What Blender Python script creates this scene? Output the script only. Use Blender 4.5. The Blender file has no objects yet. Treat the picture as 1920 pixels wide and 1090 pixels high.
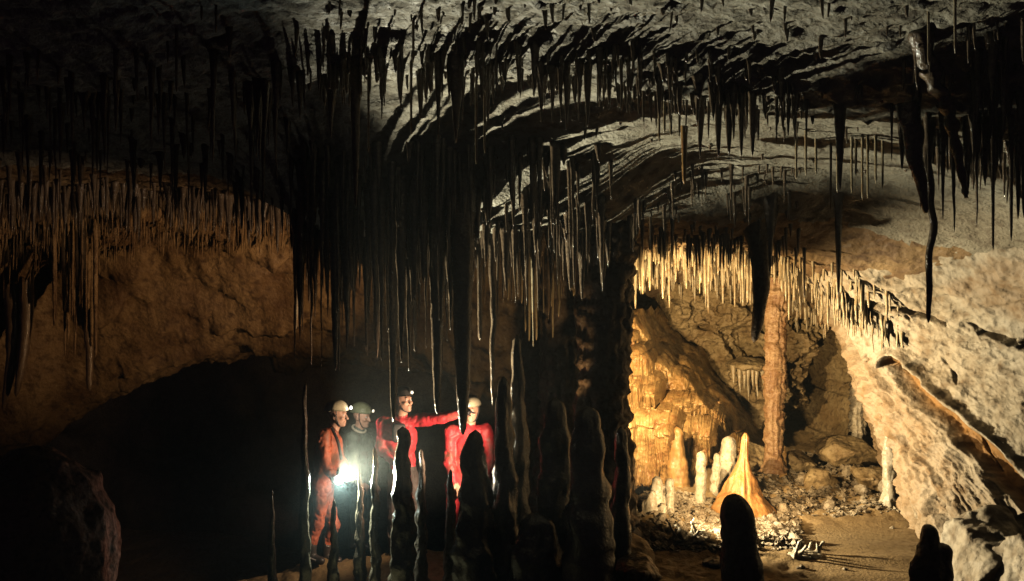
import bpy, math, random
import numpy as np
from mathutils import Vector

rng = random.Random(11)
nrng = np.random.default_rng(7)
CAMZ, FOC = 2.9, 1663.0
COL = bpy.context.scene.collection
SC = bpy.context.scene

def P(px, py, d):
    """a point seen in direction (px, py) of the photograph at d metres in front of the camera"""
    return np.array([(px - 960) / FOC * d, d, CAMZ + (545 - py) / FOC * d])

# ------------------------------------------------------------------ noise
_perm = np.random.default_rng(3).permutation(256)
_perm = np.concatenate([_perm, _perm, _perm])
_g = np.random.default_rng(5).normal(size=(256, 3))
_g /= np.linalg.norm(_g, axis=1)[:, None]

def perlin(p):
    p = np.asarray(p, dtype=np.float64)
    i = np.floor(p).astype(np.int64)
    f = p - i
    i &= 255
    u = f * f * f * (f * (f * 6 - 15) + 10)
    out = 0
    for dx in (0, 1):
        wx = u[..., 0] if dx else 1 - u[..., 0]
        for dy in (0, 1):
            wy = u[..., 1] if dy else 1 - u[..., 1]
            for dz in (0, 1):
                wz = u[..., 2] if dz else 1 - u[..., 2]
                h = _perm[_perm[_perm[(i[..., 0] + dx) & 255] + ((i[..., 1] + dy) & 255)] + ((i[..., 2] + dz) & 255)]
                g = _g[h]
                out = out + wx * wy * wz * (g[..., 0] * (f[..., 0] - dx) + g[..., 1] * (f[..., 1] - dy) + g[..., 2] * (f[..., 2] - dz))
    return out * 1.6

def fbm(p, freq, octv=4, gain=.5, ridged=False):
    p = np.asarray(p) * freq
    a, s, out = 1.0, 0.0, 0.0
    for o in range(octv):
        n = perlin(p + 17.3 * o)
        if ridged:
            n = 1 - 2 * np.abs(n)
        out = out + a * n
        s += a
        a *= gain
        p = p * 2.03
    return out / s

# ------------------------------------------------------------------ meshes
def make_mesh(name, V, F, mats, fmat=None, smooth=True):
    V = np.asarray(V, dtype=np.float32)
    me = bpy.data.meshes.new(name)
    Fs = F if isinstance(F, list) else [F]
    Fs = [np.asarray(f, dtype=np.int32) for f in Fs if len(f)]
    loops = np.concatenate([f.ravel() for f in Fs])
    tot = np.concatenate([np.full(len(f), f.shape[1], np.int32) for f in Fs])
    start = np.concatenate([[0], np.cumsum(tot)[:-1]]).astype(np.int32)
    me.vertices.add(len(V))
    me.vertices.foreach_set('co', V.ravel())
    me.loops.add(len(loops))
    me.loops.foreach_set('vertex_index', loops)
    me.polygons.add(len(tot))
    me.polygons.foreach_set('loop_start', start)
    for m in (mats if isinstance(mats, (list, tuple)) else [mats]):
        me.materials.append(m)
    if fmat is not None:
        me.polygons.foreach_set('material_index', np.asarray(fmat, dtype=np.int32))
    me.polygons.foreach_set('use_smooth', np.full(len(tot), bool(smooth)))
    me.update(calc_edges=True)
    me.validate()
    return me

def link(name, me, origin=(0, 0, 0), parent=None):
    o = bpy.data.objects.new(name, me)
    COL.objects.link(o)
    o.location = Vector([float(c) for c in origin])
    if parent is not None:
        o.parent = parent
        o.matrix_parent_inverse.identity()
        o.location = Vector([float(c) for c in origin]) - parent.location
    return o

def tag(o, label=None, cat=None, group=None, kind=None):
    if label: o['label'] = label
    if cat: o['category'] = cat
    if group: o['group'] = group
    if kind: o['kind'] = kind
    return o

def obj(name, V, F, mat, origin=None, parent=None, fmat=None, smooth=True):
    V = np.asarray(V, dtype=np.float64)
    if origin is None:
        origin = V.mean(axis=0)
    origin = np.asarray([float(c) for c in origin])
    return link(name, make_mesh(name, V - origin, F, mat, fmat, smooth), origin, parent)

def empty(name, loc):
    return link(name, None, loc)

def grid_faces(nu, nv, wrap=False):
    a = np.arange(nu * nv).reshape(nu, nv)
    if wrap:
        b = np.concatenate([a, a[:, :1]], axis=1)
    else:
        b = a
    return np.stack([b[:-1, :-1], b[1:, :-1], b[1:, 1:], b[:-1, 1:]], axis=-1).reshape(-1, 4)

def grid_normals(G):
    du = np.gradient(G, axis=0)
    dv = np.gradient(G, axis=1)
    n = np.cross(du, dv)
    return n / (np.linalg.norm(n, axis=2)[..., None] + 1e-9)

def tube(path, radii, ns=10, bump=0.0, seed=0, flute=0.0, nfl=9, bscale=None):
    """a closed lathe along a mostly upright path"""
    path = np.asarray(path, float)
    radii = np.asarray(radii, float)
    n = len(path)
    a = np.arange(ns) / ns * 2 * np.pi
    ring = np.stack([np.cos(a), np.sin(a), np.zeros(ns)], axis=-1)
    r = radii[:, None] * np.ones(ns)[None, :]
    if bump or flute:
        s = bscale or max(radii.max() * 1.2, .012)
        q = path[:, None, :] + ring[None] * s * .9
        if bump:
            r = r * (1 + bump * fbm(q + seed * 3.71, 1 / s, 3))
        if flute:
            q2 = np.stack([np.cos(a) * nfl * .32 + 0 * r, np.sin(a) * nfl * .32 + 0 * r, path[:, 2:3] * 1.5 + 0 * r], axis=-1)
            r = r * (1 + flute * fbm(q2 + seed * 1.37, 1.0, 2, ridged=True))
    V = path[:, None, :] + ring[None] * r[..., None]
    V = np.concatenate([V.reshape(-1, 3), path[:1], path[-1:]])
    F = grid_faces(n, ns, wrap=True)
    top, bot = n * ns, n * ns + 1
    i = np.arange(ns)
    j = (i + 1) % ns
    T = np.concatenate([np.stack([i * 0 + top, i, j], -1), np.stack([i * 0 + bot, (n - 1) * ns + j, (n - 1) * ns + i], -1)])
    return V, [F, T]

def merge(parts):
    Vs, Q, T, off = [], [], [], 0
    for V, F in parts:
        Vs.append(V)
        for f in (F if isinstance(F, list) else [F]):
            (Q if f.shape[1] == 4 else T).append(f + off)
        off += len(V)
    out = []
    if Q: out.append(np.concatenate(Q))
    if T: out.append(np.concatenate(T))
    return np.concatenate(Vs), out

# ------------------------------------------------------------------ distance fields -> one continuous surface
class Field:
    def __init__(s, lo, hi, h):
        s.h = h
        s.lo = np.asarray(lo, float)
        s.n = np.ceil((np.asarray(hi) - s.lo) / h).astype(int) + 1
        s.d = np.full(s.n, 1.0, np.float32)
        s.hard = np.full(s.n, 9.0, np.float32)
        s.id = np.zeros(s.n, np.int8)
    def box(s, lo, hi):
        a = np.clip(np.floor((lo - s.lo) / s.h).astype(int), 0, s.n - 1)
        b = np.clip(np.ceil((hi - s.lo) / s.h).astype(int) + 1, 1, s.n)
        sl = tuple(slice(x, y) for x, y in zip(a, b))
        ax = [s.lo[k] + np.arange(a[k], b[k]) * s.h for k in range(3)]
        return sl, np.stack(np.meshgrid(*ax, indexing='ij'), -1)
    def put(s, sl, e, k, mid, sub=False):
        e = e.astype(np.float32)
        d = s.d[sl]
        if sub:
            hh = np.clip(.5 - .5 * (d + e) / k, 0, 1)
            s.d[sl] = d + (-e - d) * hh + k * hh * (1 - hh)
            return
        hh = np.clip(.5 + .5 * (d - e) / k, 0, 1)
        s.d[sl] = d + (e - d) * hh - k * hh * (1 - hh)
        m = e < s.hard[sl]
        s.hard[sl] = np.where(m, e, s.hard[sl])
        s.id[sl] = np.where(m, mid, s.id[sl])
    def cap(s, a, b, r1, r2, k=.02, mid=0, flat=1.0):
        a, b = np.asarray(a, float), np.asarray(b, float)
        m = max(r1, r2) + 2.5 * k + .03
        sl, q = s.box(np.minimum(a, b) - m, np.maximum(a, b) + m)
        ab = b - a
        t = np.clip(((q - a) @ ab) / max(ab @ ab, 1e-9), 0, 1)
        w = q - a - t[..., None] * ab
        s.put(sl, np.sqrt((w ** 2).sum(-1)) - (r1 + (r2 - r1) * t), k, mid)
    def ell(s, c, r, k=.02, mid=0, R=None, sub=False):
        c, r = np.asarray(c, float), np.asarray(r, float)
        m = r.max() + 2.5 * k + .03
        sl, q = s.box(c - m, c + m)
        q = q - c
        if R is not None:
            q = q @ R
        l0 = np.sqrt(((q / r) ** 2).sum(-1))
        l1 = np.sqrt(((q / r ** 2) ** 2).sum(-1)) + 1e-9
        s.put(sl, l0 * (l0 - 1) / l1, k, mid, sub)
    def noise(s, amp, freq, octv=3, only=None, ridged=False):
        m = np.abs(s.d) < amp * 2 + s.h * 2
        if only is not None:
            m &= np.isin(s.id, only)
        idx = np.argwhere(m)
        s.d[m] += amp * fbm(s.lo + idx * s.h, freq, octv, ridged=ridged).astype(np.float32)
    def mesh(s):
        d = s.d
        ins = d < 0
        n = np.array(d.shape)
        c = [ins[i:n[0] - 1 + i, j:n[1] - 1 + j, k:n[2] - 1 + k] for i in (0, 1) for j in (0, 1) for k in (0, 1)]
        cnt = sum(x.astype(np.int8) for x in c)
        act = (cnt > 0) & (cnt < 8)
        cells = np.argwhere(act)
        vid = np.full(act.shape, -1, np.int64)
        vid[act] = np.arange(len(cells))
        acc = np.zeros((len(cells), 3)); num = np.zeros(len(cells))
        cor = [(i, j, k) for i in (0, 1) for j in (0, 1) for k in (0, 1)]
        for a in cor:
            for ax in range(3):
                if a[ax] == 0:
                    b = list(a); b[ax] = 1
                    da = d[tuple((cells + a).T)]; db = d[tuple((cells + b).T)]
                    m = (da < 0) != (db < 0)
                    t = np.where(m, da / np.where(m, da - db, 1), 0)
                    pos = np.repeat(np.array([a], float), len(cells), 0)
                    pos[:, ax] = t
                    acc[m] += pos[m]; num[m] += 1
        V = s.lo + (cells + acc / num[:, None]) * s.h
        Q = []
        for ax in range(3):
            o1, o2 = [(1, 2), (2, 0), (0, 1)][ax]
            sl0 = [slice(None)] * 3; sl1 = [slice(None)] * 3
            sl0[ax] = slice(0, -1); sl1[ax] = slice(1, None)
            e = np.argwhere(ins[tuple(sl0)] != ins[tuple(sl1)])
            e = e[(e[:, o1] > 0) & (e[:, o2] > 0) & (e[:, o1] < n[o1] - 1) & (e[:, o2] < n[o2] - 1)]
            u = np.zeros(3, int); u[o1] = 1
            v = np.zeros(3, int); v[o2] = 1
            q = np.stack([vid[tuple((e - u - v).T)], vid[tuple((e - v).T)], vid[tuple(e.T)], vid[tuple((e - u).T)]], -1)
            flip = ~ins[tuple(e.T)]
            q[flip] = q[flip][:, ::-1]
            Q.append(q)
        Q = np.concatenate(Q)
        Q = Q[(Q >= 0).all(1)]
        mid = s.id[tuple(cells.T)]
        return V, Q, mid[Q[:, 0]]

# ------------------------------------------------------------------ materials
def lin(h):
    h = h.lstrip('#')
    c = [int(h[i:i + 2], 16) / 255 for i in (0, 2, 4)]
    return tuple((x / 12.92 if x <= .04045 else ((x + .055) / 1.055) ** 2.4) for x in c) + (1,)

def rock(name, c1, c2, c3=None, scale=3.0, rough=(.35, .75), bump=.6, bscale=30.0, spec=.5, stain=None, strata=False, stretch=1.0):
    m = bpy.data.materials.new(name)
    m.use_nodes = True
    N, L = m.node_tree.nodes, m.node_tree.links
    b = N['Principled BSDF']
    geo = N.new('ShaderNodeNewGeometry')
    mp = N.new('ShaderNodeMapping')
    mp.inputs['Scale'].default_value = (1, 1, 1 / stretch)
    L.new(geo.outputs['Position'], mp.inputs['Vector'])
    co = mp.outputs['Vector']
    n1 = N.new('ShaderNodeTexNoise'); n1.inputs['Scale'].default_value = scale; n1.inputs['Detail'].default_value = 6; n1.inputs['Roughness'].default_value = .62
    n2 = N.new('ShaderNodeTexNoise'); n2.inputs['Scale'].default_value = scale * 6.3; n2.inputs['Detail'].default_value = 5
    n3 = N.new('ShaderNodeTexNoise'); n3.inputs['Scale'].default_value = bscale; n3.inputs['Detail'].default_value = 6; n3.inputs['Roughness'].default_value = .6
    vor = N.new('ShaderNodeTexVoronoi'); vor.inputs['Scale'].default_value = bscale * .9
    for n in (n1, n2, n3, vor):
        L.new(co, n.inputs['Vector'])
    r1 = N.new('ShaderNodeValToRGB')
    r1.color_ramp.elements[0].position = .36; r1.color_ramp.elements[0].color = c1
    r1.color_ramp.elements[1].position = .64; r1.color_ramp.elements[1].color = c2
    L.new(n1.outputs['Fac'], r1.inputs['Fac'])
    mx = N.new('ShaderNodeMix'); mx.data_type = 'RGBA'
    r2 = N.new('ShaderNodeValToRGB')
    r2.color_ramp.elements[0].position = .5; r2.color_ramp.elements[0].color = (0, 0, 0, 1)
    r2.color_ramp.elements[1].position = .72; r2.color_ramp.elements[1].color = (1, 1, 1, 1)
    L.new(n2.outputs['Fac'], r2.inputs['Fac'])
    L.new(r2.outputs['Color'], mx.inputs['Factor'])
    L.new(r1.outputs['Color'], mx.inputs['A'])
    mx.inputs['B'].default_value = c3 or tuple(x * .55 for x in c1[:3]) + (1,)
    col = mx.outputs['Result']
    if stain:
        at = N.new('ShaderNodeAttribute'); at.attribute_name = 'stain'
        m2 = N.new('ShaderNodeMix'); m2.data_type = 'RGBA'
        L.new(at.outputs['Fac'], m2.inputs['Factor'])
        L.new(col, m2.inputs['A']); m2.inputs['B'].default_value = stain
        col = m2.outputs['Result']
    L.new(col, b.inputs['Base Color'])
    mr = N.new('ShaderNodeMapRange')
    mr.inputs['To Min'].default_value, mr.inputs['To Max'].default_value = rough
    mr.inputs['From Min'].default_value, mr.inputs['From Max'].default_value = .35, .65
    L.new(n2.outputs['Fac'], mr.inputs['Value'])
    L.new(mr.outputs['Result'], b.inputs['Roughness'])
    b.inputs['Specular IOR Level'].default_value = spec
    bp = N.new('ShaderNodeBump'); bp.inputs['Strength'].default_value = bump; bp.inputs['Distance'].default_value = .5 / bscale
    ad = N.new('ShaderNodeMath'); ad.operation = 'ADD'
    L.new(n3.outputs['Fac'], ad.inputs[0])
    ml = N.new('ShaderNodeMath'); ml.operation = 'MULTIPLY'; ml.inputs[1].default_value = .35
    L.new(vor.outputs['Distance'], ml.inputs[0]); L.new(ml.outputs[0], ad.inputs[1])
    L.new(ad.outputs[0], bp.inputs['Height'])
    L.new(bp.outputs['Normal'], b.inputs['Normal'])
    return m

def plain(name, col, rough=.5, metal=0.0, noise=.25, scale=25, bump=.2, spec=.5, mud=0.0):
    m = bpy.data.materials.new(name)
    m.use_nodes = True
    N, L = m.node_tree.nodes, m.node_tree.links
    b = N['Principled BSDF']
    tc = N.new('ShaderNodeTexCoord')
    n = N.new('ShaderNodeTexNoise'); n.inputs['Scale'].default_value = scale; n.inputs['Detail'].default_value = 5
    L.new(tc.outputs['Object'], n.inputs['Vector'])
    r = N.new('ShaderNodeValToRGB')
    r.color_ramp.elements[0].position = .35; r.color_ramp.elements[0].color = tuple(x * (1 - noise) for x in col[:3]) + (1,)
    r.color_ramp.elements[1].position = .65; r.color_ramp.elements[1].color = tuple(min(1, x * (1 + noise * .4)) for x in col[:3]) + (1,)
    L.new(n.outputs['Fac'], r.inputs['Fac'])
    col_out = r.outputs['Color']
    if mud:
        nm = N.new('ShaderNodeTexNoise'); nm.inputs['Scale'].default_value = 5.5; nm.inputs['Detail'].default_value = 7; nm.inputs['Roughness'].default_value = .65
        L.new(tc.outputs['Object'], nm.inputs['Vector'])
        rm = N.new('ShaderNodeValToRGB')
        rm.color_ramp.elements[0].position = .50; rm.color_ramp.elements[0].color = (0, 0, 0, 1)
        rm.color_ramp.elements[1].position = .66; rm.color_ramp.elements[1].color = (mud, mud, mud, 1)
        L.new(nm.outputs['Fac'], rm.inputs['Fac'])
        mm = N.new('ShaderNodeMix'); mm.data_type = 'RGBA'
        L.new(rm.outputs['Color'], mm.inputs['Factor']); L.new(col_out, mm.inputs['A'])
        mm.inputs['B'].default_value = (.10, .065, .04, 1)
        col_out = mm.outputs['Result']
    L.new(col_out, b.inputs['Base Color'])
    b.inputs['Roughness'].default_value = rough
    b.inputs['Metallic'].default_value = metal
    b.inputs['Specular IOR Level'].default_value = spec
    bp = N.new('ShaderNodeBump'); bp.inputs['Strength'].default_value = bump; bp.inputs['Distance'].default_value = .01
    L.new(n.outputs['Fac'], bp.inputs['Height']); L.new(bp.outputs['Normal'], b.inputs['Normal'])
    return m

def glow(name, col, s):
    m = bpy.data.materials.new(name)
    m.use_nodes = True
    b = m.node_tree.nodes['Principled BSDF']
    b.inputs['Base Color'].default_value = (.8, .8, .8, 1)
    b.inputs['Emission Color'].default_value = col
    b.inputs['Emission Strength'].default_value = s
    return m

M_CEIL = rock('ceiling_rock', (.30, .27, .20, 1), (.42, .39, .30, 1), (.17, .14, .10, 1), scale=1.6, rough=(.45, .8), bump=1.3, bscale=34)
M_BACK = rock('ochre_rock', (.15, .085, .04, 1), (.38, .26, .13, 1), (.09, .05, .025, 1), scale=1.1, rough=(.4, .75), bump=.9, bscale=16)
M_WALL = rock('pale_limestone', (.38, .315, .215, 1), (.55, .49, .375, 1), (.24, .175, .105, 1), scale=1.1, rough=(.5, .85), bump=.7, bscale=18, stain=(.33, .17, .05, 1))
M_FLOW = rock('golden_flowstone', (.34, .185, .06, 1), (.50, .32, .125, 1), (.24, .10, .03, 1), scale=3, rough=(.25, .5), bump=.5, bscale=30, stretch=2.5)
M_CHAM = rock('brown_chamber_rock', (.26, .17, .075, 1), (.44, .33, .17, 1), (.11, .07, .03, 1), scale=2.6, rough=(.35, .8), bump=1.0, bscale=14)
M_WHITE = rock('white_calcite', (.42, .36, .25, 1), (.58, .52, .40, 1), (.32, .23, .12, 1), scale=6, rough=(.25, .5), bump=.5, bscale=40)
M_CONE = rock('orange_flowstone', (.36, .16, .045, 1), (.48, .25, .08, 1), (.28, .11, .03, 1), scale=3, rough=(.3, .55), bump=.6, bscale=30, stretch=2)
M_RED = rock('reddish_column_calcite', (.28, .15, .065, 1), (.42, .27, .14, 1), (.16, .07, .03, 1), scale=5, rough=(.3, .6), bump=.8, bscale=34, stretch=.7)
M_DOME = rock('dull_red_rock', (.20, .11, .07, 1), (.30, .18, .12, 1), (.13, .07, .04, 1), scale=4, rough=(.6, .9), bump=.9, bscale=20, spec=.25)
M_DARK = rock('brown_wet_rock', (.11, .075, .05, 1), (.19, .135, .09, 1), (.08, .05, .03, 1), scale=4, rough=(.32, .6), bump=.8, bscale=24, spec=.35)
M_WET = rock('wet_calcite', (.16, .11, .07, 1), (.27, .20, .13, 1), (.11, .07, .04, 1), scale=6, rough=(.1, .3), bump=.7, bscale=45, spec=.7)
M_STRAW = rock('pale_straw_calcite', (.40, .30, .16, 1), (.58, .49, .32, 1), (.34, .20, .08, 1), scale=4, rough=(.2, .4), bump=.3, bscale=60)
M_SAND = rock('damp_sand', (.30, .20, .09, 1), (.42, .29, .14, 1), (.22, .14, .06, 1), scale=2.5, rough=(.45, .8), bump=.6, bscale=40)
M_RUB = rock('broken_rock', (.24, .18, .11, 1), (.42, .35, .24, 1), (.15, .10, .055, 1), scale=7, rough=(.45, .8), bump=.8, bscale=45)

# ------------------------------------------------------------------ height fields
class Sheet:
    def __init__(s, pts, noise, smooth=.02):
        p = np.array([P(*q) for q in pts])
        s.xy = p[:, :2]; s.noise = noise
        n = len(p)
        r = np.linalg.norm(s.xy[:, None] - s.xy[None], axis=2)
        K = np.where(r > 0, r * r * np.log(r + 1e-9), 0) + np.eye(n) * smooth
        Q = np.concatenate([np.ones((n, 1)), s.xy], 1)
        A = np.block([[K, Q], [Q.T, np.zeros((3, 3))]])
        s.w = np.linalg.solve(A, np.concatenate([p[:, 2], np.zeros(3)]))
    def base(s, x, y):
        q = np.stack([x, y], -1)
        out = s.w[-3] + s.w[-2] * x + s.w[-1] * y
        for k in range(len(s.xy)):
            r2 = ((q - s.xy[k]) ** 2).sum(-1) + 1e-12
            out = out + s.w[k] * .5 * r2 * np.log(r2)
        return out
    def z(s, x, y):
        x = np.asarray(x, float); y = np.asarray(y, float)
        return s.base(x, y) + s.noise(x, y)

def ceil_noise(x, y):
    q = np.stack([x, y, 0 * x], -1)
    w = np.stack([x + .25 * fbm(q + 9, 1.1, 2), y * 1.7 + .25 * fbm(q + 31, 1.1, 2), 0 * x], -1)
    far = np.clip((y - 10.5) / 2.0, 0, 1)
    soft = 1 - .6 * np.clip((x + .2) / .5, 0, 1) * np.clip((y - 5.5) / .3, 0, 1) * np.clip((8.6 - y) / .4, 0, 1)
    return (far * (.20 * fbm(np.stack([x * .5, y * 2.4, 0 * x + 12], -1), 1.0, 3, ridged=True) - .35 * np.clip((fbm(np.stack([x * .6, y * 1.8, 0 * x + 33], -1), 1.0, 2) - .3) / .15, 0, 1) + .18 * fbm(q + 90, 1.0, 4, ridged=True) + .06 * fbm(q + 95, 4.5, 2)) + .11 * fbm(q + 3, .7, 3) + .03 * fbm(w, 2.6, 3, ridged=True) + soft * .04 * fbm(w + 50, 8, 3) - soft * .04 * np.clip(fbm(q + 70, 15, 2), 0, 1))

CEIL_PTS = [
    # front of the ceiling (px, py, d)
    (-600, -700, 2.2), (960, -560, 2.2), (2500, -650, 2.2), (-200, -260, 3), (400, -230, 3.0), (960, -190, 3), (1500, -190, 3), (2100, -170, 3),
    (-100, 0, 4.2), (300, 5, 4.2), (700, 5, 4.1), (1100, 5, 4.1), (1500, 0, 4.0), (1900, 0, 4.0), (2300, 20, 4),
    (500, 62, 4.8), (700, 75, 4.85), (950, 70, 4.85), (1200, 72, 4.8), (1400, 82, 4.8), (1600, 80, 4.6), (1800, 60, 4.4),
    # the ledge with the row of stalactites
    (0, 130, 5.1), (300, 140, 5.1), (560, 128, 5.1), (700, 122, 5.1), (850, 120, 5.1), (1000, 128, 5.1), (1150, 135, 5.1), (1300, 165, 5.15), (1450, 185, 5.2), (1600, 200, 5.2), (1750, 200, 5.0), (1900, 220, 4.9), (2150, 230, 4.8),
    # lit ceiling behind it
    (-100, 180, 6.3), (250, 180, 6.4), (560, 150, 6.2), (750, 145, 6.2), (950, 148, 6.3), (1150, 165, 6.2), (1350, 195, 6.1), (1550, 215, 6.0), (1750, 240, 5.9), (2000, 300, 5.7),
    (560, 225, 7.0), (800, 225, 7.0), (1000, 230, 7.0), (1200, 248, 7.0), (1400, 258, 7.0), (1600, 270, 6.9), (1800, 310, 6.7), (2100, 400, 6.3),
    (560, 285, 7.5), (800, 285, 7.5), (1000, 290, 7.5), (1200, 300, 7.6), (1400, 298, 7.6), (1600, 305, 7.6), (1750, 330, 7.4), (1300, 335, 8.1), (1450, 322, 8.1), (1600, 325, 8.1),
    # the hanging mass in the middle
    (560, 410, 8.0), (700, 420, 8.0), (850, 425, 8.0), (1000, 420, 8.0), (1120, 410, 8.0),
    (560, 415, 8.7), (750, 430, 8.8), (950, 430, 8.8), (1120, 415, 8.7),
    # lip of the side chamber and its ceiling
    (1220, 405, 8.4), (1350, 430, 8.7), (1500, 440, 8.9), (1650, 430, 8.7), (1800, 430, 8.2), (2000, 440, 7.4),
    (1220, 440, 9.4), (1400, 462, 9.7), (1560, 515, 9.8), (1700, 570, 9.8),
    (1200, 480, 10.8), (1400, 490, 10.8), (1600, 560, 10.8), (1200, 530, 12.6), (1400, 550, 12.6), (1650, 640, 12.4), (1300, 580, 13.6), (1500, 600, 13.6), (1000, 500, 11), 
    # left dark ceiling and the far arch
    (-300, 270, 8), (0, 285, 8), (300, 290, 8), (420, 300, 8), (-200, 370, 11), (100, 368, 11), (350, 362, 11), (550, 372, 11), (800, 420, 11),
    (-200, 420, 13.3), (100, 415, 13.3), (350, 402, 13.4), (550, 422, 13.4), (800, 460, 13.5),
    (-200, 500, 14.5), (100, 500, 14.6), (350, 490, 14.8), (560, 500, 14.8), (800, 520, 14.6), (1000, 540, 14),
    (-200, 600, 15.2), (100, 600, 15.4), (350, 590, 15.6), (560, 590, 15.6), (800, 600, 15.4), (1000, 620, 14.8),
    (-100, 790, 15.4), (60, 755, 15.7), (200, 712, 16.0), (350, 682, 16.4), (560, 674, 16.4), (760, 682, 16.2), (900, 700, 15.8), (1050, 740, 15.4),
    (-100, 700, 18), (300, 650, 18.6), (700, 650, 18.6), (1100, 700, 18),
]
CEIL = Sheet(CEIL_PTS, ceil_noise, .01)

def floor_noise(x, y):
    q = np.stack([x, y, 0 * x + 4], -1)
    calm = np.clip((x - 2.6) / .6, 0, 1) * np.clip((10.2 - y) / .6, 0, 1)
    zone = np.clip((x - .9) / .3, 0, 1) * np.clip((y - 8.6) / .4, 0, 1)
    rough = zone * (.05 * fbm(q + 60, 3.2, 3, ridged=True) + .045 * fbm(q + 80, 9, 3, ridged=True)) + .07 * fbm(q, 1.1, 3) + .05 * fbm(q + 7, 4, 3, ridged=True) + .02 * fbm(q, 14, 3)
    soft = .02 * fbm(q, .9, 2) + .03 * perlin(np.stack([x * .25, y * 3.2, 0 * x], -1))
    return rough * (1 - calm) + soft * calm

FLOOR_PTS = [
    (-300, 1500, 5), (500, 1560, 5), (960, 1560, 5), (1400, 1500, 5), (2200, 1400, 5),
    (-200, 1190, 7), (200, 1200, 7), (600, 1210, 7), (1000, 1200, 7), (1300, 1190, 7), (1700, 1180, 7), (2100, 1160, 7),
    (0, 1140, 8.8), (300, 1125, 8.8), (600, 1105, 8.9), (900, 1085, 8.9), (1150, 1040, 8.8), (1300, 1045, 8.8), (1500, 1040, 8.8), (1700, 1035, 8.8), (1900, 1040, 8.8),
    (0, 1130, 9.6), (300, 1110, 9.5), (590, 1054, 9.25), (760, 1039, 9.5), (900, 1045, 9.5), (1180, 995, 9.6), (1350, 1000, 9.6), (1550, 985, 9.8), (1700, 985, 9.7),
    (1180, 950, 10.6), (1350, 945, 10.6), (1500, 940, 10.8), (1650, 930, 10.8), (1250, 890, 11.8), (1450, 870, 12), (1620, 870, 12), (1250, 850, 13.2), (1450, 840, 13.3), (1650, 830, 13),
    (0, 1400, 11.5), (400, 1400, 11.3), (800, 1380, 11.3), (1000, 1250, 11.5), (0, 1250, 16), (500, 1250, 16), (900, 1250, 16), (1100, 1000, 13), (500, 1000, 24), (0, 1000, 24), (900, 1000, 24), (1400, 780, 18), (1250, 800, 15),
]
FLOOR = Sheet(FLOOR_PTS, floor_noise, .02)

def sheet_mesh(name, sh, x0, x1, nx, d0, d1, nd, mat, flip):
    xs = np.linspace(x0, x1, nx)
    ds = np.exp(np.linspace(math.log(d0), math.log(d1), nd))
    X, D = np.meshgrid(xs, ds, indexing='ij')
    Z = np.concatenate([sh.z(X[i:i + 60], D[i:i + 60]) for i in range(0, nx, 60)])
    V = np.stack([X, D, Z], -1).reshape(-1, 3)
    F = grid_faces(nx, nd)
    if flip:
        F = F[:, ::-1]
    return V, F, (xs, ds, Z)

V, F, (CXS, CDS, CZ) = sheet_mesh('cave_ceiling', CEIL, -9.5, 7.0, 640, 2.0, 19.0, 520, M_CEIL, True)
# the far arch is ochre, the front is grey: two rock materials by place
cen = V[F].mean(1)
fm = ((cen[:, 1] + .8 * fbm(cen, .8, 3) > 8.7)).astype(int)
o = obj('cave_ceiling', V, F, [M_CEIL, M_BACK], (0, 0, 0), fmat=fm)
tag(o, kind='structure')
V, F, (FXS, FDS, FZ) = sheet_mesh('cave_floor', FLOOR, -14, 7.5, 460, 4.6, 26.0, 330, M_SAND, False)
tag(obj('cave_floor', V, F, M_SAND, (0, 0, 0)), kind='structure')

def ceil_z(x, d): return float(CEIL.z(np.array([x]), np.array([d]))[0])
def floor_z(x, d): return float(FLOOR.z(np.array([x]), np.array([d]))[0])

# ------------------------------------------------------------------ rock walls
def catmull(C, n):
    """interpolate the rows of C to n rows"""
    C = np.asarray(C, float)
    m = len(C)
    t = np.linspace(0, m - 1 - 1e-6, n)
    i = t.astype(int); f = (t - i).reshape((-1,) + (1,) * (C.ndim - 1))
    p0, p1, p2, p3 = C[np.maximum(i - 1, 0)], C[i], C[i + 1], C[np.minimum(i + 2, m - 1)]
    return .5 * (2 * p1 + (p2 - p0) * f + (2 * p0 - 5 * p1 + 4 * p2 - p3) * f ** 2 + (3 * p1 - p0 - 3 * p2 + p3) * f ** 3)

def patch(ctrl, nu, nv):
    C = np.array([[P(*q) for q in row] for row in ctrl])
    G = catmull(C, nu)
    return catmull(G.transpose(1, 0, 2), nv).transpose(1, 0, 2)

def unit_(v):
    return v / np.linalg.norm(v)

def seg_dist(V, pl):
    best = np.full(V.shape[:-1], 9.0); side = np.zeros(V.shape[:-1])
    for a, b in zip(pl[:-1], pl[1:]):
        ab = b - a
        t = np.clip(((V - a) @ ab) / (ab @ ab), 0, 1)
        w = V - a - t[..., None] * ab
        d = np.linalg.norm(w, axis=-1)
        m = d < best
        best = np.where(m, d, best); side = np.where(m, w[..., 2], side)
    return best, side

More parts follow.
